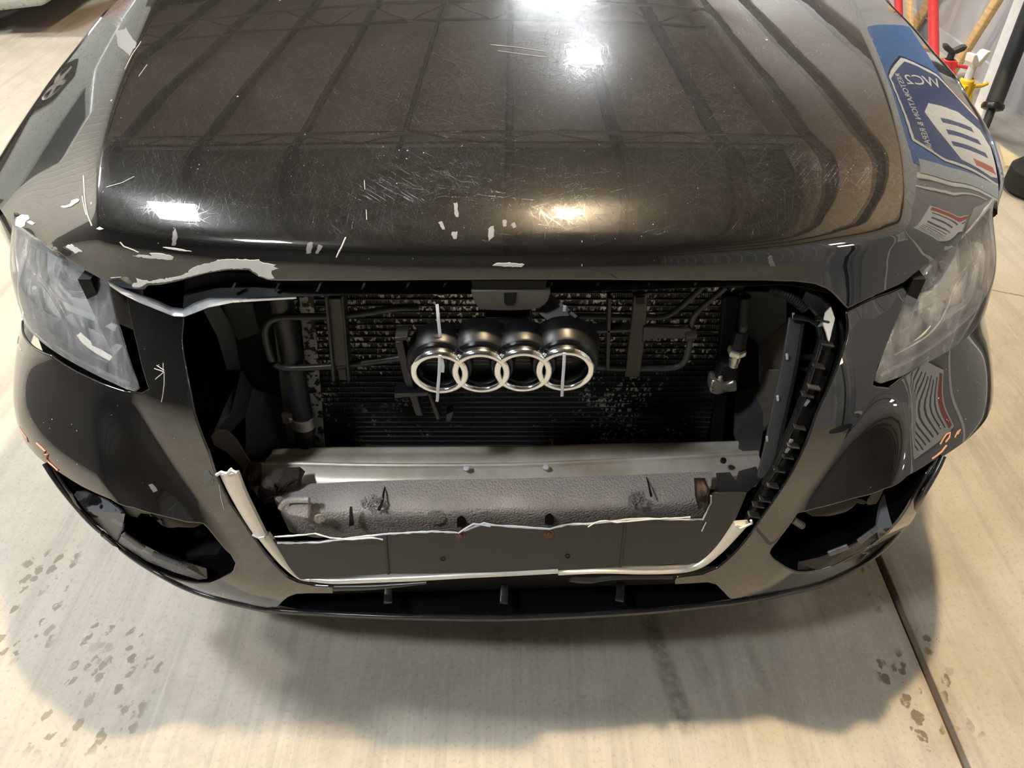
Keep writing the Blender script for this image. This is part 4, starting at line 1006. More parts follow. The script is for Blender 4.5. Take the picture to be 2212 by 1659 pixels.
# bent grey flange on the left corner
M['flange'] = simple('flange_grey', (.38, .39, .41), .30, .3)
fl_ = part('bumper_flange')
V = []; F = []
ua = [(232, 607), (262, 622), (300, 636), (340, 650), (372, 665), (396, 668), (418, 655), (450, 644), (500, 644), (560, 645), (640, 642)]
la = [(237, 617), (262, 634), (300, 653), (345, 671), (375, 683), (398, 684), (420, 676), (450, 664), (500, 654), (560, 650), (640, 645)]
for i in range(51):
    t = i/50; xs = np.linspace(0, 1, 11); a = (np.interp(t, xs, [p[0] for p in ua]), np.interp(t, xs, [p[1] for p in ua])); b = (np.interp(t, xs, [p[0] for p in la]), np.interp(t, xs, [p[1] for p in la]))
    x = at_y(*a, .15)[0]; y = .080+.24*x*x
    V += [at_y(a[0], a[1]-2, y+.05), at_y(*a, y+.022), at_y((a[0]+b[0])/2, (a[1]+b[1])/2, y+.006), at_y(*b, y), at_y(b[0], b[1]+1, y+.002), at_y(b[0], b[1]-4, y+.05)]
for i in range(50):
    for j in range(6): F.append((i*6+j, i*6+(j+1) % 6, (i+1)*6+(j+1) % 6, (i+1)*6+j))
o = raw('bent_strip', V, F, M['flange'], fl_, auto=50); fixn(o)
# lip under the bumper
lipc = [(640, 1322), (740, 1328), (900, 1334), (1090, 1336), (1250, 1330), (1400, 1321), (1520, 1309)]
lp = part('front_lip')
P = [BUMP.P(*BUMP.hit(*q))+BUMP.N(*BUMP.hit(*q))*.002 for q in LIP_L]+[BUMP.P(*BUMP.hit(*q)) for q in lipc]+[BUMP.P(*BUMP.hit(*q))+BUMP.N(*BUMP.hit(*q))*.002 for q in LIP_R]
M['lip'] = simple('lip_black', (.020, .020, .022), .22, 0, .6)
sweep('lip', cr(P, .02), rrect(.008, .012, .003), M['lip'], lp, up=(0, 0, 1))
# lower intake tray with struts
lg = part('lower_grille')
b = MB(); pts = [BUMP.P(*BUMP.hit(*q)) for q in [(597, 1313)]+lipc+[(1588, 1299)]]
V = []; F = []
for p in pts: V += [p+np.array([0, .004, .004]), p+np.array([0, .05, .012]), p+np.array([0, .12, .018]), p+np.array([0, .125, .14])]
for i in range(len(pts)-1):
    for j in range(3): F.append((i*4+j, i*4+j+1, (i+1)*4+j+1, (i+1)*4+j))
raw('tray', V, F, M['void'], lg)
for u, v in ((840, 1262), (1090, 1263), (1340, 1258)):
    a = at_y(u, v, -.01); c = at_y(u-2, v+40, -.045)
    MB().sw([a, (a+c)/2+np.array([0, -.004, 0]), c], rrect(.008, .016, .003), up=(1, 0, 0)).build('strut', M['satin_black'], lg, smooth=True)
for k in range(14):
    u = 900+k*34; a = at_y(u, 1276-k*1.2, .03); c = at_y(u+16, 1288-k*1.2, .025); d = at_y(u+32, 1275-k*1.2, .03)
    sweep('mesh_wire', [a, c, d], circ(.0012, 5), M['bracket'], lg)
ribbon('torn_strip', [((717, 1281), (717, 1270)), ((800, 1278), (800, 1268)), ((860, 1272), (860, 1264)), ((920, 1264), (920, 1259))], M['panel'], lg, -.004, .006)
ribbon('torn_strip', [((1230, 1262), (1236, 1252)), ((1270, 1266), (1280, 1256)), ((1320, 1258), (1330, 1250)), ((1400, 1256), (1400, 1249)), ((1455, 1256), (1455, 1248))], M['bracket'], lg, -.006, .006)
# upper edge of the intake behind the trim
b = MB(); b.prism([at_y(u, v, .0) for u, v in ((640, 1252), (1550, 1222), (1550, 1250), (1440, 1262), (720, 1283))], (0, .03, 0)); b.build('backing', M['dark'], lg)
# fog openings
def fog(pxhole, outer, ledge, mud, tabs):
    f = part('fog_lamp_opening')
    q = BUMP.trace(pxhole); c = np.mean(q, 0); q2 = [c+(a-c)*1.12 for a in q]
    patch('recess', BUMP, [q2], M['void'], f, step=.03, thick=.003, r=.001, off=-.10)
    V = []; F = []; d = dens(q, .012)
    for a in d: p = BUMP.P(*a); n = BUMP.N(*a); V += [p-n*.003, p-n*.03, p-n*.1]
    m = len(d)
    for i in range(m):
        for j in range(2): F.append((i*3+j, i*3+j+1, ((i+1) % m)*3+j+1, ((i+1) % m)*3+j))
    raw('recess_wall', V, F, M['void'], f)
    def inset(L): return [at_y(u, v, BUMP.P(*BUMP.hit(u, v))[1]+d) for u, v, d in L]
    MB().prism(inset(outer), (0, .004, -.003)).build('side_panel', M['wet'], f)
    MB().prism(inset(ledge), (0, .004, -.003)).build('ledge', M['satin_black'], f)
    patch('liner_edge', BUMP.shift(-.040), [BUMP.shift(-.040).trace(mud)], M['dusty'], f, step=.012, thick=.004, r=.002)
    for a, b2 in tabs:
        pa, pb = inset([(*a, .012), (*b2, .012)])
        P = [pa+(pb-pa)*t for t in (0, .33, .66, 1)]
        sweep('clip_tab', P, rrect(.010, .006, .002), M['tab'], f, up=(0, -1, .5))
    return f
def wet():
    m = NT('wet_plastic'); n_ = m.noise(18, 3, .55, m.coord()); f = m.ramp(n_, [(.52, 0), (.55, 1)])
    m.set(Base__Color=m.mix(f, (.15, .16, .18), (.012, .012, .013)), Roughness=m.ramp(f, [(0, .40), (1, .08)])); return m.m
M['wet'] = wet()
M['dusty'] = simple('dusty_liner', (.085, .075, .062), .8)
M['tab'] = simple('tab_grey', (.15, .155, .165), .3, .3)
fog(FOG_L, [(130, 1024, .012), (152, 1058, .012), (184, 1102, .012), (216, 1142, .012), (252, 1172, .014), (264, 1146, .03), (270, 1110, .045), (240, 1086, .05), (200, 1066, .05), (160, 1044, .04)],
    [(254, 1172, .014), (316, 1212, .012), (376, 1236, .012), (428, 1252, .010), (448, 1250, .010), (446, 1228, .022), (420, 1220, .032), (374, 1206, .032), (332, 1188, .032), (302, 1172, .032), (266, 1150, .032)],
    [(262, 1086), (289, 1094), (347, 1111), (405, 1126), (440, 1130), (420, 1138), (385, 1137), (350, 1128), (325, 1110), (302, 1108), (294, 1118), (280, 1114)],
    [((266, 1154), (310, 1184)), ((330, 1196), (404, 1226))])
fog(FOG_R, [(2022, 1000, .004), (2003, 1026, .004), (1974, 1075, .004), (1930, 1137, .004), (1898, 1165, .005), (1893, 1140, .03), (1900, 1095, .045), (1912, 1062, .05), (1955, 1036, .05), (1990, 1014, .04)],
    [(1898, 1165, .004), (1872, 1186, .004), (1800, 1223, .004), (1757, 1236, .004), (1722, 1238, .004), (1724, 1214, .02), (1760, 1206, .03), (1800, 1194, .03), (1835, 1178, .03), (1862, 1166, .03), (1893, 1142, .03)],
    [(1910, 1054), (1843, 1075), (1785, 1092), (1739, 1105), (1755, 1114), (1790, 1113), (1826, 1104), (1850, 1084), (1870, 1080), (1878, 1090), (1893, 1088)],
    [((1895, 1140), (1855, 1170)), ((1832, 1180), (1790, 1196))])
# bolt end inside the right opening
sp = part('washer_jet'); a = at_y(1712, 1122, .05); c = at_y(1734, 1136, .05); d = c-a
P = [a+d*t for t in np.linspace(0, 1, 25)]
sweep('hose', P, circ(.007, 12), simple('hose_grey', (.42, .42, .41), .5), sp, scale=[1 if (i//2) % 2 else .8 for i in range(25)])
# ---------------------------------------------------------------- chipped paint, scratches, crayon marks
M['primer'] = simple('bare_primer', (.74, .73, .70), .45)
def chip(par, S, px, name='paint_chip', mat=None, off=.0009, jit=1.2, step=.008):
    r_ = np.random.default_rng(len(px)*7+int(px[0][0])); q = dens([np.array(p, float) for p in px], 5.0)
    q = [p+r_.normal(0, jit, 2) for p in q]
    return patch(name, S, [S.trace(q)], mat or M['primer'], par, step=step, thick=.0007, r=.0003, off=off, bstep=.004)
hood = bpy.data.objects['hood']
A_ = lambda L: [(x/6.9125, 380+y/6.9125) for x, y in L]
B2 = lambda L: [(220+x/4.424, 520+y/4.424) for x, y in L]
chip(hood, HOOD, A_([(230, 700), (260, 620), (350, 575), (420, 590), (445, 630), (400, 680), (380, 700), (370, 750), (300, 775), (240, 740)]), jit=.6)
chip(hood, HOOD, A_([(400, 690), (450, 665), (480, 680), (525, 705), (490, 730), (450, 715)]), jit=.4)
chip(hood, HOOD, A_([(990, 1050), (1070, 1020), (1120, 1060), (1150, 1080), (1240, 1125), (1150, 1150), (1080, 1110)]), jit=1.0)
chip(hood, HOOD, A_([(915, 465), (1060, 420), (1070, 370), (1170, 340), (1190, 370), (1080, 450), (990, 475)]), jit=.5)
chip(hood, HOOD, A_([(1445, 790), (1490, 765), (1550, 790), (1490, 808)]), jit=.2)
chip(hood, HOOD, B2([(300, 148), (340, 135), (430, 140), (480, 145), (455, 115), (560, 120), (690, 150), (670, 180), (610, 178), (520, 170), (400, 160)]), jit=.6)
chip(hood, HOOD, B2([(585, 60), (650, 65), (760, 80), (860, 102), (760, 95), (640, 78)]), jit=.3)
chip(hood, HOOD, B2([(300, 442), (290, 420), (345, 395), (330, 365), (410, 380), (450, 390), (540, 370), (600, 370), (650, 355), (720, 345), (780, 320), (830, 305), (840, 275), (920, 235), (1070, 205), (1110, 185), (1230, 175), (1500, 185), (1520, 205), (1660, 230), (1640, 250), (1690, 265), (1620, 280), (1620, 300), (1650, 358), (1600, 360), (1500, 333), (1480, 303), (1400, 263), (1200, 263), (1020, 293), (850, 338), (700, 373), (550, 402), (430, 398), (390, 440)]), jit=.7)
chip(hood, HOOD, [(1064, 573), (1075, 568), (1100, 568), (1132, 571), (1126, 576), (1090, 575)], jit=.4)
M['scuff'] = simple('grey_scuff', (.16, .165, .175), .6)
for L in ([(374, 502), (379, 492), (384, 512), (379, 530), (371, 531)], [(662, 548), (664, 526), (676, 524), (672, 545)], [(682, 548), (688, 530), (697, 532), (688, 548)], [(980, 440), (988, 436), (990, 470), (983, 466)], [(948, 480), (954, 478), (962, 496), (956, 497)], [(976, 502), (988, 500), (986, 516), (979, 516)], [(1054, 496), (1066, 488), (1066, 512), (1056, 520)], [(1085, 476), (1094, 475), (1094, 490), (1088, 490)], [(1104, 486), (1112, 480), (1116, 490), (1108, 494)], [(1658, 556), (1668, 552), (1674, 574), (1664, 576)], [(250, 70), (272, 60), (296, 96), (280, 120), (256, 100)]):
    chip(hood, HOOD, L, 'scuff_mark', M['scuff'], jit=.8, off=.0006)
def scratch(par, S, px, r=.0006, mat=None, name='scratch'):
    ab = S.trace(px); P = [S.P(*a)+S.N(*a)*.0006 for a in ab]
    return sweep(name, P, circ(r, 5), mat or M['primer'], par, up=(0, -.7, .7))
for L, r in (([(729, 551), (738, 534), (747, 513)], .0011), ([(727, 556), (733, 541)], .0009), ([(787, 390), (792, 470), (797, 560)], .0003), ([(1257, 520), (1257, 575)], .0005),
          ([(170+90, 523), (268, 532), (290, 540), (300, 545)], .0008), ([(178, 424), (183, 450), (187, 464)], .0007), ([(230, 405), (265, 395), (290, 382)], .0005), ([(270, 150), (285, 120), (305, 90)], .0004), ([(300, 165), (318, 140)], .0003), ([(240, 600), (262, 598)], .0006),
          ([(1060, 97), (1120, 103), (1180, 112)], .0003), ([(1075, 110), (1130, 118), (1182, 124)], .0003)): scratch(hood, HOOD, L, r)
# worn ridge of the left crease
scratch(hood, HOOD, [(181, 380), (183, 420), (186, 446), (190, 465), (196, 480), (199, 488)], .0009)
for s_ in (1, -1):
    pass
bl = bum
for L in ([(355, 803), (334, 796)], [(355, 803), (336, 819)], [(355, 800), (339, 789)], [(353, 798), (353, 784)], [(355, 803), (355, 830), (352, 855), (349, 868)], [(25, 724), (36, 742), (46, 757)], [(474, 1048), (478, 1075), (485, 1101)]): scratch(bl, BUMP, L, .0006)
M['crayon'] = simple('orange_crayon', (.62, .28, .20), .7)
for L, r in (([(80, 957), (90, 966), (98, 974), (96, 981), (104, 982), (101, 990), (106, 998), (113, 1004), (121, 1011), (126, 1016)], .0018), ([(42, 922), (52, 938), (58, 946), (61, 955)], .0012),
          ([(2030, 960), (2037, 948), (2044, 938), (2052, 934), (2050, 945), (2042, 955)], .0012), ([(2044, 962), (2034, 975), (2022, 985), (2013, 991)], .0014), ([(2062, 945), (2068, 932), (2074, 927), (2068, 938)], .001)):
    try: scratch(bl, BUMP, L, r, M['crayon'], 'crayon_mark')
    except ValueError: pass
for L in ([(320, 1022+25), (332, 1046), (340, 1060), (330, 1063)], [(438, 1022), (450, 1016), (458, 1028), (452, 1044), (440, 1040)], [(455, 1038), (462, 1036), (460, 1048)]):
    chip(bl, BUMP, L, 'scuff_mark', M['scuff'], jit=.8)
# ---------------------------------------------------------------- the workshop
def struct(o): o['kind'] = 'structure'; return o
# two slabs with a sawn joint between
j0 = at_z(1893, 1195, 0); j1 = at_z(2088, 1655, 0); dj = (j1-j0)/np.linalg.norm(j1-j0); nj = np.array([-dj[1], dj[0], 0]);
if nj[0] < 0: nj = -nj
fa = j0-dj*9; fb = j0+dj*8; g = .008
b = MB()
b.prism([(-8, -7, 0), fb-nj*g, fa-nj*g, (-8, 12, 0)] if False else [(-9, fb[1], 0), fb-nj*g, fa-nj*g, (-9, fa[1], 0)], (0, 0, -.06))
b.prism([fb+nj*g, (9, fb[1], 0), (9, fa[1], 0), fa+nj*g], (0, 0, -.06))
b.box((0, 2.5, -.045), (17, 20, .03))
fl = struct(b.build('floor', M['concrete'], bevel=.003))
RW = 2.62
def corrug(name, p0, p1, h, mat, pitch=.30, z0=0.):
    p0 = np.array([*p0, z0]); p1 = np.array([*p1, z0]); L = np.linalg.norm(p1-p0); d = (p1-p0)/L; n = np.array([-d[1], d[0], 0]); prof = []
    x = 0
    while x < L:
        for a, o in ((0, 0), (.20, 0), (.225, .014), (.265, .014), (.29, 0)): prof.append((min(x+a*pitch/.30, L), o))
        x += pitch
    V = []; F = []
    for x, o in prof: V += [p0+d*x+n*o, p0+d*x+n*o+np.array([0, 0, h])]
    for i in range(len(prof)-1): F.append((2*i, 2*i+2, 2*i+3, 2*i+1))
    k = len(V)
    for x, o in prof: V += [p0+d*x-n*.05, p0+d*x-n*.05+np.array([0, 0, h])]
    for i in range(len(prof)-1): F.append((k+2*i, k+2*i+1, k+2*i+3, k+2*i+2))
    o = raw(name, V, F, mat, smooth=False); struct(o); return o
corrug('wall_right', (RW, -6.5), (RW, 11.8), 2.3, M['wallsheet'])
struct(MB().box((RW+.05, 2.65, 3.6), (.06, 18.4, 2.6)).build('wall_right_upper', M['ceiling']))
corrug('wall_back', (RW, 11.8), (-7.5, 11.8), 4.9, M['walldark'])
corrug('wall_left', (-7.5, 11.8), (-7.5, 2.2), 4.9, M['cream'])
struct(MB().box((-7.53, -2.15, 2.45), (.06, 8.7, 4.9)).build('wall_left', M['walldark']))  # near stretch coloured dark so the left bumper cheek mirrors dark
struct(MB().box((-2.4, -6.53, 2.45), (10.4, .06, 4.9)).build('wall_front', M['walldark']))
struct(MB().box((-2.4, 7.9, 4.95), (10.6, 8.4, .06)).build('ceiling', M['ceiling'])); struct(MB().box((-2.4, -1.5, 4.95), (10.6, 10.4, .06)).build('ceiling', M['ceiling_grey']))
struct(MB().box((RW-.01, 2.65, .05), (.02, 18, .10)).build('baseboard_right', M['wallsheet']))
# purlins run away from the camera, trusses cross them
for i in range(10):
    x = 2.0-i*1.0
    b = MB(); b.sw([(x, -6.4, 4.80), (x, 11.7, 4.80)], [(-.04, .11), (.004, .11), (.004, -.10), (.045, -.10), (.045, -.11), (-.004, -.11), (-.004, .10), (-.04, .10)])
    o = struct(b.build('trim_%d' % (i+1), M['steel']))
for k, z in enumerate((2.75, 3.5, 4.2)): struct(MB().box((RW-.03, 2.65, z), (.10, 18.2, .07)).build('trim_%d' % (30+k), M['steel']))
for k, y in enumerate((-2.6, 3.7, 8.6)):
    b = MB()
    for z in (4.66, 4.22): b.box((-2.4, y, z), (10.3, .07, .05))
    n = 18
    for i in range(n):
        x0 = -7.4+i*9.9/n; x1 = x0+9.9/n
        b.sw([(x0, y, 4.66 if i % 2 else 4.22), (x1, y, 4.22 if i % 2 else 4.66)], rrect(.03, .03, .005))
    struct(b.build('trim_%d' % (20+k), M['steel']))
# ---------------------------------------------------------------- things standing round the car
def paintm(name, c, r=.4): return simple(name, c, r)
M['red'] = paintm('red_paint', (.55, .035, .04)); M['yellow'] = paintm('yellow_paint', (.78, .50, .02)); M['wood'] = None
def wood():
    m = NT('pine'); f = m.noise(1, 5, .6, m.ocoord((6, 6, 60))); m.set(Base__Color=m.ramp(f, [(.3, (.42, .27, .12)), (.55, (.58, .40, .19)), (.75, (.68, .50, .27))]), Roughness=.6); return m.m
M['wood'] = wood(); M['white_paint'] = paintm('white_paint', (.78, .77, .73)); M['foamtube'] = paintm('black_padding', (.02, .02, .022), .6)
def bar2(name, label, cat, p, q, prof, mat, group=None, up=(0, -1, 0)):
    o = MB().sw([p, q], prof, up=up).build(name, mat, bevel=.003); return tag(o, label, cat, group)
def stretch(p, q, z): # point on line p->q at height z
    t = (z-p[2])/(q[2]-p[2]); return p+(q-p)*t
# poles and boards leaning on the right wall
_a, _b = at_x(2034, 0, 2.46), at_x(2022, 120, 2.40); LEAN = (_a-_b)/(_a-_b)[2]
def lean_bar(u0, v0, u1, v1, x0, x1, w, th, *a, mat=None, shape='flat', top=1.6, group=None, upright=False):
    hi = at_x(u0, v0, x0); lo = at_x(u1, v1, x1); d = lo-hi; base = stretch(hi, lo, .004) if not upright else lo-LEAN*(lo[2]-.003); tp = stretch(hi, lo, top) if not upright else lo+LEAN*(top-lo[2])
    tp[0] = min(tp[0], RW-.08)
    return bar2(*a, base, tp, rrect(w, th, min(w, th)*.2) if shape == 'flat' else circ(w/2, 16), mat, group, up=(-1, 0, .01))
lean_bar(1951, 0, 1948, 36, 2.50, 2.46, .05, .05, 'steel_pole', 'red steel pole against the wall, left of the two', 'pole', mat=M['red'], shape='round', top=1.3, upright=True)
lean_bar(2034, 0, 2022, 120, 2.50, 2.42, .055, .05, 'steel_pole', 'red steel pole against the wall, right of the two', 'pole', mat=M['red'], shape='round', top=1.3, upright=True)
lean_bar(1968, 0, 1972, 50, 2.52, 2.48, .06, .02, 'wooden_board', 'pale upright wooden board between the two red poles', 'board', mat=M['wood'], top=1.2, upright=True)
lean_bar(2018, 0, 1980, 52, 2.585, 2.575, .09, .02, 'wooden_board', 'short leaning wooden board crossing behind the red poles', 'board', mat=M['wood'], top=.8)
lean_bar(2168, 0, 2062, 150, 2.52, 2.46, .05, .035, 'wooden_board', 'long thin wooden stick leaning across the grey wall', 'board', mat=M['wood'], top=1.0)
lean_bar(2208, 0, 2124, 222, 2.36, 2.30, .085, .03, 'white_board', 'white painted board leaning on the wall beside a black padded pole', 'board', mat=M['white_paint'], top=1.2)
# black padded pole
pp_ = thing('padded_pole', 'black padded pole with a collar, leaning next to the white board', 'pole')
hi = at_x(2222, 30, 2.25); lo = at_x(2147, 224, 2.18); dd = (lo-hi)/np.linalg.norm(lo-hi)
MB().cyl(hi-dd*.5, lo, .036, n=18).build('padding', M['foamtube'], pp_, smooth=True)
MB().lathe(lo, dd, [(-.01, .030), (0, .045), (.012, .048), (.024, .045), (.03, .026), (.03, .001)], 18).build('collar', M['satin_black'], pp_, smooth=True)
ft = stretch(hi, lo, .0); MB().cyl(lo+dd*.03, ft, .018, n=12).build('foot', M['foamtube'], pp_, smooth=True)
def jack_stand(label, c, h, mat, rot, topmat):
    t = thing('jack_stand', label, 'jack stand', (c[0], c[1], 0)); R = Matrix.Rotation(rot, 3, 'Z')
    def w(p): return np.array(R@Vector(p))+np.array([c[0], c[1], 0])
    b = MB()
    for sx in (-1, 1):
        for sy in (-1, 1):
            b.prism([w((sx*.105, sy*.085, 0)), w((sx*.085, sy*.085, 0)), w((sx*.022, sy*.022, h*.62)), w((sx*.036, sy*.026, h*.62))], np.array(R@Vector((0, -sy*.02, 0))))
        b.prism([w((sx*.105, -.085, 0)), w((sx*.105, .085, 0)), w((sx*.10, .08, .025)), w((sx*.10, -.08, .025))], np.array(R@Vector((-sx*.012, 0, 0))))
    pinto(b.build('legs', mat, bevel=.002), t)
    b = MB(); b.lathe(w((0, 0, h*.50)), (0, 0, 1), [(0, .03), (0, .036), (.02, .034), (h*.22, .028), (h*.26, .030), (h*.28, .024)], 20); b.box(w((0, 0, h*.66)), (.075, .05, .05), R)
    pinto(b.build('neck', mat, bevel=.002, smooth=True), t)
    b = MB(); b.cyl(w((0, 0, h*.7)), w((0, 0, h*.93)), .017); pinto(b.build('ratchet_post', topmat, smooth=True), t)
    b = MB(); b.prism([w((-.05, -.02, h*.98)), w((-.055, -.02, h*1.06)), w((-.035, -.02, h*1.06)), w((0, -.02, h*.97)), w((.035, -.02, h*1.06)), w((.055, -.02, h*1.06)), w((.05, -.02, h*.98)), w((.02, -.02, h*.91)), w((-.02, -.02, h*.91))], np.array(R@Vector((0, .04, 0))))
    pinto(b.build('saddle', topmat, bevel=.003), t)
    b = MB(); b.sw(cr([w((.02, 0, h*.66)), w((.06, -.01, h*.67)), w((.10, -.015, h*.66)), w((.13, -.02, h*.68))], .01), circ(.008, 10)); pinto(b.build('handle', mat, smooth=True), t)
    return t
ys = at_x(2112, 118, 2.04)
jack_stand('yellow jack stand with a pale saddle at the foot of the grey wall', ys, ys[2]/1.03, M['yellow'], .5, M['white_paint'])
rs = at_x(2062, 100, 2.26)
jack_stand('red jack stand with a black saddle behind the wooden stick', rs, rs[2]/1.03, M['red'], -.2, M['foamtube'])
# grey lower part of the wall side: cart on castors with a blue sign, papers, white edging (mirrored in the black wing)
ct = thing('equipment_cart', 'dark grey equipment cart with a blue sign, white edging and printed sheets', 'cart', (2.25, .6, 0))
M['cart'] = paintm('cart_grey', (.27, .275, .285), .5); M['signblue'] = paintm('sign_blue', (.055, .15, .40), .4); M['signwhite'] = paintm('sign_white', (.80, .80, .77), .5)
M['signred'] = paintm('sign_red', (.50, .12, .07), .5); M['diamond'] = paintm('plate_grey', (.46, .51, .54), .4); M['paper'] = paintm('paper', (.80, .82, .83), .7); M['ink'] = paintm('ink', (.10, .10, .12), .7); M['navy'] = paintm('navy', (.025, .05, .17), .5)
X0 = 2.02
pinto(MB().box((X0+.25, .51, .80), (.48, 2.84, 1.10)).build('body', M['cart'], bevel=.02), ct)
def face(name, mat, loop, d=.006, par=None):
    o = MB().prism([(X0-.001-d*.0, y, z) for y, z in loop], (-d, 0, 0)).build(name, mat); pinto(o, ct); return o
def rect(y0, y1, z0, z1): return [(y0, z0), (y1, z0), (y1, z1), (y0, z1)]
face('blue_sign', M['signblue'], [(1.26, .42), (1.925, .42), (1.925, .77), (2.75, .77), (2.75, 1.38), (1.26, 1.38)], .010)
pinto(MB().box((X0+.014, 2.30, 1.07), (.026, .86, .58)).build('sign_backing', M['cart'], bevel=.004), ct)
face('plate', M['diamond'], rect(1.16, 1.34, .52, 1.30), .012)
for i, (y, w) in enumerate(((1.12, .05), (1.045, .018), (-.02, .03), (-.52, .02))): face('white_edging', M['signwhite'], rect(y, y+w, .30, 1.33), .012)
face('white_edging', M['signwhite'], rect(-.88, 1.925, .30, .325), .012)
shield = [(1.34, .82), (1.42, 1.09), (1.58, 1.29), (2.20, 1.29), (2.38, 1.05), (2.26, .81), (1.90, .63), (1.62, .53), (1.42, .62)]
def scale_l(L, k): c = np.mean(L, 0); return [tuple(c+(np.array(p)-c)*k) for p in L]
face('shield_border', M['signred'], scale_l(shield, 1.06), .010); face('shield_border', M['signwhite'], scale_l(shield, 1.02), .012); face('shield', M['navy'], scale_l(shield, .95), .014)
gl = [(1.40, .84), (1.46, 1.0), (1.86, 1.10), (1.95, 1.04), (1.93, .82), (1.84, .70), (1.48, .68)]
face('radiator_emblem', M['signwhite'], gl, .016)
for y in (1.58, 1.68, 1.78): face('emblem_bar', M['navy'], rect(y, y+.04, .78, 1.01), .018)
face('emblem_dot', M['signred'], rect(1.45, 1.51, .78, .92), .018)
def text(body, y, z, size, mat, rotz=0, xo=.020, align='CENTER'):
    cu = bpy.data.curves.new('lettering', 'FONT'); cu.body = body; cu.size = size; cu.extrude = .0008; cu.align_x = align; cu.align_y = 'CENTER'
    o = bpy.data.objects.new('lettering', cu); COL.objects.link(o); cu.materials.append(mat)
    me = bpy.data.meshes.new_from_object(o); bpy.data.objects.remove(o); o = bpy.data.objects.new('lettering', me); COL.objects.link(o)
    # faces -x; reads from +y to -y
    o.matrix_world = Matrix.Translation((X0-xo, y, z)) @ Matrix(((0, 0, -1, 0), (-1, 0, 0, 0), (0, 1, 0, 0), (0, 0, 0, 1))) @ Matrix.Rotation(rotz, 4, 'Z')
    o.parent = ct; o.matrix_parent_inverse = Matrix.Translation(ct.location).inverted(); return o
text('RESTORATION & REPAIR', 1.86, 1.17, .066, M['signwhite'])
text('HAULER & MOTOR', 1.66, .605, .045, M['signwhite'])
text('WC2', 2.16, .98, .13, M['signwhite'], 1.57)
for i, c in enumerate('OPTION'): text(c, 1.93-i*.10, .455, .05, M['signwhite'], 0, .012)
for i, c in enumerate('242'): text(c, 2.62-i*.10, 1.33, .055, M['signwhite'], 0, .012)
def sheet_paper(y0, y1, z0, z1, n, name='printed_sheet'):
    face(name, M['paper'], rect(y0, y1, z0, z1), .009)
    face('red_header', M['signred'], rect(y1-.05, y1-.012, z0+.04, z1-.02), .011)
    b = MB(); r_ = np.random.default_rng(4)
    for i in range(n):
        y = y1-.075-i*(y1-y0-.10)/n; b.box((X0-.011, y, (z0+z1)/2+r_.uniform(-.01, .01)), (.002, .011, (z1-z0)*r_.uniform(.55, .85)))
    pinto(b.build('print_lines', M['ink']), ct)
sheet_paper(.42, .84, .80, 1.16, 9); sheet_paper(-.46, -.10, .72, 1.28, 8)
for y in (1.84, -.75):
    for x in (2.10, 2.42):
        pinto(MB().lathe((x-.02, y, .062), (1, 0, 0), [(0, .02), (0, .05), (.006, .06), (.034, .06), (.04, .05), (.04, .02)], 24).build('castor_wheel', M['rubber'], smooth=True), ct)
        pinto(MB().box((x, y, .185), (.06, .07, .14)).build('castor_fork', M['foamtube'], bevel=.006), ct)
# work light on a post (mirrored in the right-hand pillar of the nose)
wk = thing('work_light', 'work light with two small lit heads on a black post by the grey wall', 'lamp', (2.38, -1.35, 0))
pinto(MB().cyl((2.38, -1.35, .02), (2.38, -1.35, 1.62), .016).build('post', M['foamtube'], smooth=True), wk)
pinto(MB().lathe((2.38, -1.35, 0), (0, 0, 1), [(0, .001), (0, .16), (.015, .16), (.03, .03), (.03, .001)], 24).build('foot', M['foamtube'], smooth=True), wk)
for z in (1.60, 1.22):
    h_ = MB().box((2.34, -1.33, z), (.05, .16, .14)).build('head', M['yellow'], bevel=.008); pinto(h_, wk)
    pinto(MB().box((2.313, -1.33, z), (.006, .13, .11)).build('lit_panel', emis('work_light_panel', (.93, .97, 1.), 30)), wk)
# pale cardboard offcut on the floor by the wall
cp = [at_z(u, v, .012) for u, v in ((2158, 312), (2212, 345), (2260, 372), (2200, 362), (2172, 357))]
tag(MB().prism(cp, (0, 0, -.011)).build('cardboard_offcut', simple('cardboard', (.50, .42, .28), .8)), 'pale cardboard offcut on the floor by the grey wall', 'cardboard')
# tyre of a trolley by the cart
tw = thing('spare_wheel', 'small black wheel lying on the floor beyond the right fender', 'wheel', (0, 0, 0))
c = at_z(2240, 425, .0); c[2] = .06; c[1] += .04
MB().lathe(c-np.array([0, 0, .06]), (0, 0, 1), [(0, .06), (.0, .10), (.02, .12), (.10, .12), (.12, .10), (.12, .07), (.10, .06), (.10, .03), (.13, .028), (.13, .001)], 32).build('tyre', M['rubber'], tw, smooth=True)
MB().lathe(c+np.array([0, 0, .055]), (0, 0, 1), [(0, .03), (.018, .028), (.02, .001)], 20).build('hub', M['alu'], tw, smooth=True)
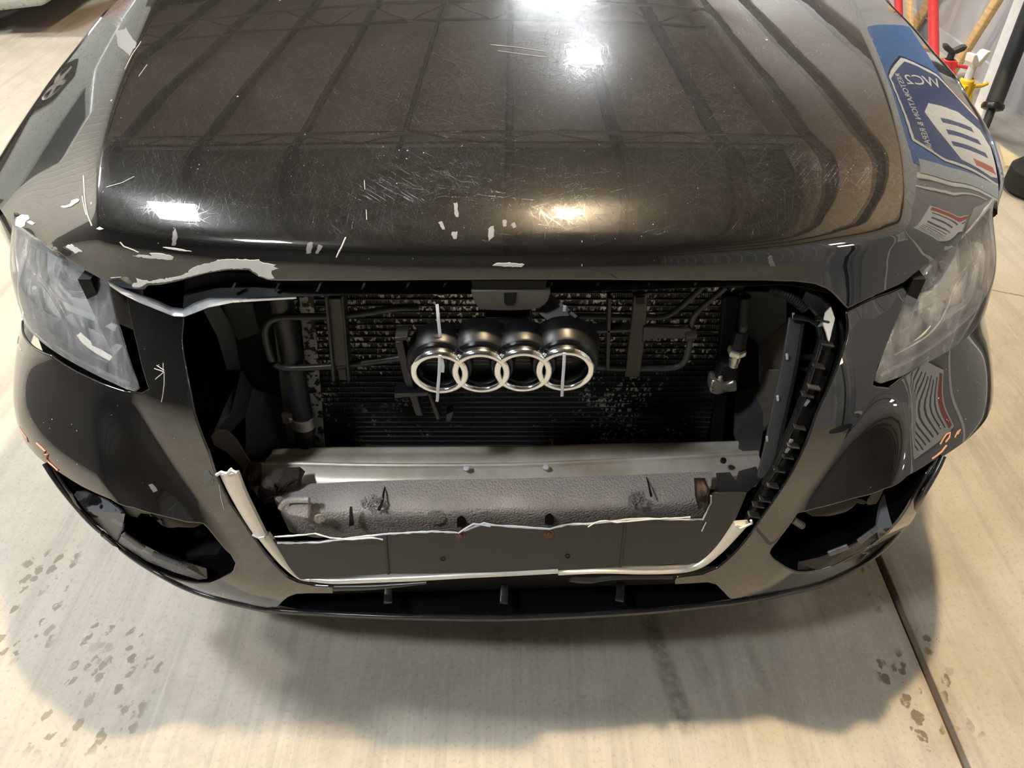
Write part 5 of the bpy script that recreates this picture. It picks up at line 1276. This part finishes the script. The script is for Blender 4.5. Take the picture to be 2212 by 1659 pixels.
# red tool chest behind the black car (seen mirrored in its left wing)
rc = thing('tool_chest', 'red tool chest with drawers behind the black car', 'tool chest', (-2.35, 5.0, 0))
pinto(MB().box((-2.35, 5.0, .58), (.62, .46, .92)).build('body', M['red'], bevel=.01), rc)
for i in range(4):
    d_ = MB().box((-2.35, 4.765, .28+i*.21), (.56, .02, .18)).build('drawer', M['red'], bevel=.004); pinto(d_, rc)
    h_ = MB().box((-2.35, 4.745, .34+i*.21), (.40, .02, .02)).build('handle', M['alu'], bevel=.003); pinto(h_, rc)
for sx in (-.25, .25):
    for sy in (-.17, .17): pinto(MB().lathe((-2.35+sx-.015, 5.0+sy, .06), (1, 0, 0), [(0, .01), (0, .06), (.03, .06), (.03, .01)], 18).build('castor', M['rubber']), rc)
# parked silver car, nose-on at the far left
sc = thing('car', 'silver grey car parked far back at the left, only its sill and tyre showing', 'car', (-4.8, 4.8, 0))
M['silver'] = simple('silver_paint', (.42, .45, .44), .3, .4)
V = []
side = [(-2.1, .30), (-2.15, .55), (-2.1, .80), (-1.3, .95), (-.6, 1.42), (.7, 1.45), (1.45, 1.0), (2.0, .92), (2.12, .6), (2.08, .19), (1.7, .15), (1.68, .50), (1.4, .66), (1.12, .5), (1.1, .15), (-1.0, .15), (-1.02, .5), (-1.3, .66), (-1.58, .5), (-1.6, .15), (-2.0, .17)]
o = MB().prism([(-4.9+x, 4.10, z) for x, z in side], (0, 1.68, 0)).build('body', M['silver'], bevel=.05, seg=3); pinto(o, sc)
win = [(-1.1, .98), (-.5, 1.36), (.62, 1.38), (1.2, 1.02)]
pinto(MB().prism([(-4.9+x, 4.08, z) for x, z in win], (0, .03, 0)).build('side_window', simple('tinted_glass', (.02, .025, .03), .08)), sc)
for x in (-1.3, 1.4):
    for y, ax in ((4.27, (0, -1, 0)), (5.61, (0, 1, 0))):
        W = wheel(None, (-4.9+x, y, .33), .33, .21, ax)
        W.parent = sc; W.matrix_parent_inverse = Matrix.Translation(sc.location).inverted()
for i, (x, y, w, d, colr, st, lab) in enumerate(LAMPS):
    t = thing('ceiling_lamp', lab, 'lamp', (x, y, CEIL), 'lamps under the ceiling')
    pinto(MB().box((x, y, CEIL-.03), (w+.06, d+.06, .06)).build('housing', M['steel'], bevel=.006), t)
    pinto(MB().box((x, y, CEIL-.065), (w, d, .012)).build('diffuser', emis('lamp_light', colr, st)), t)
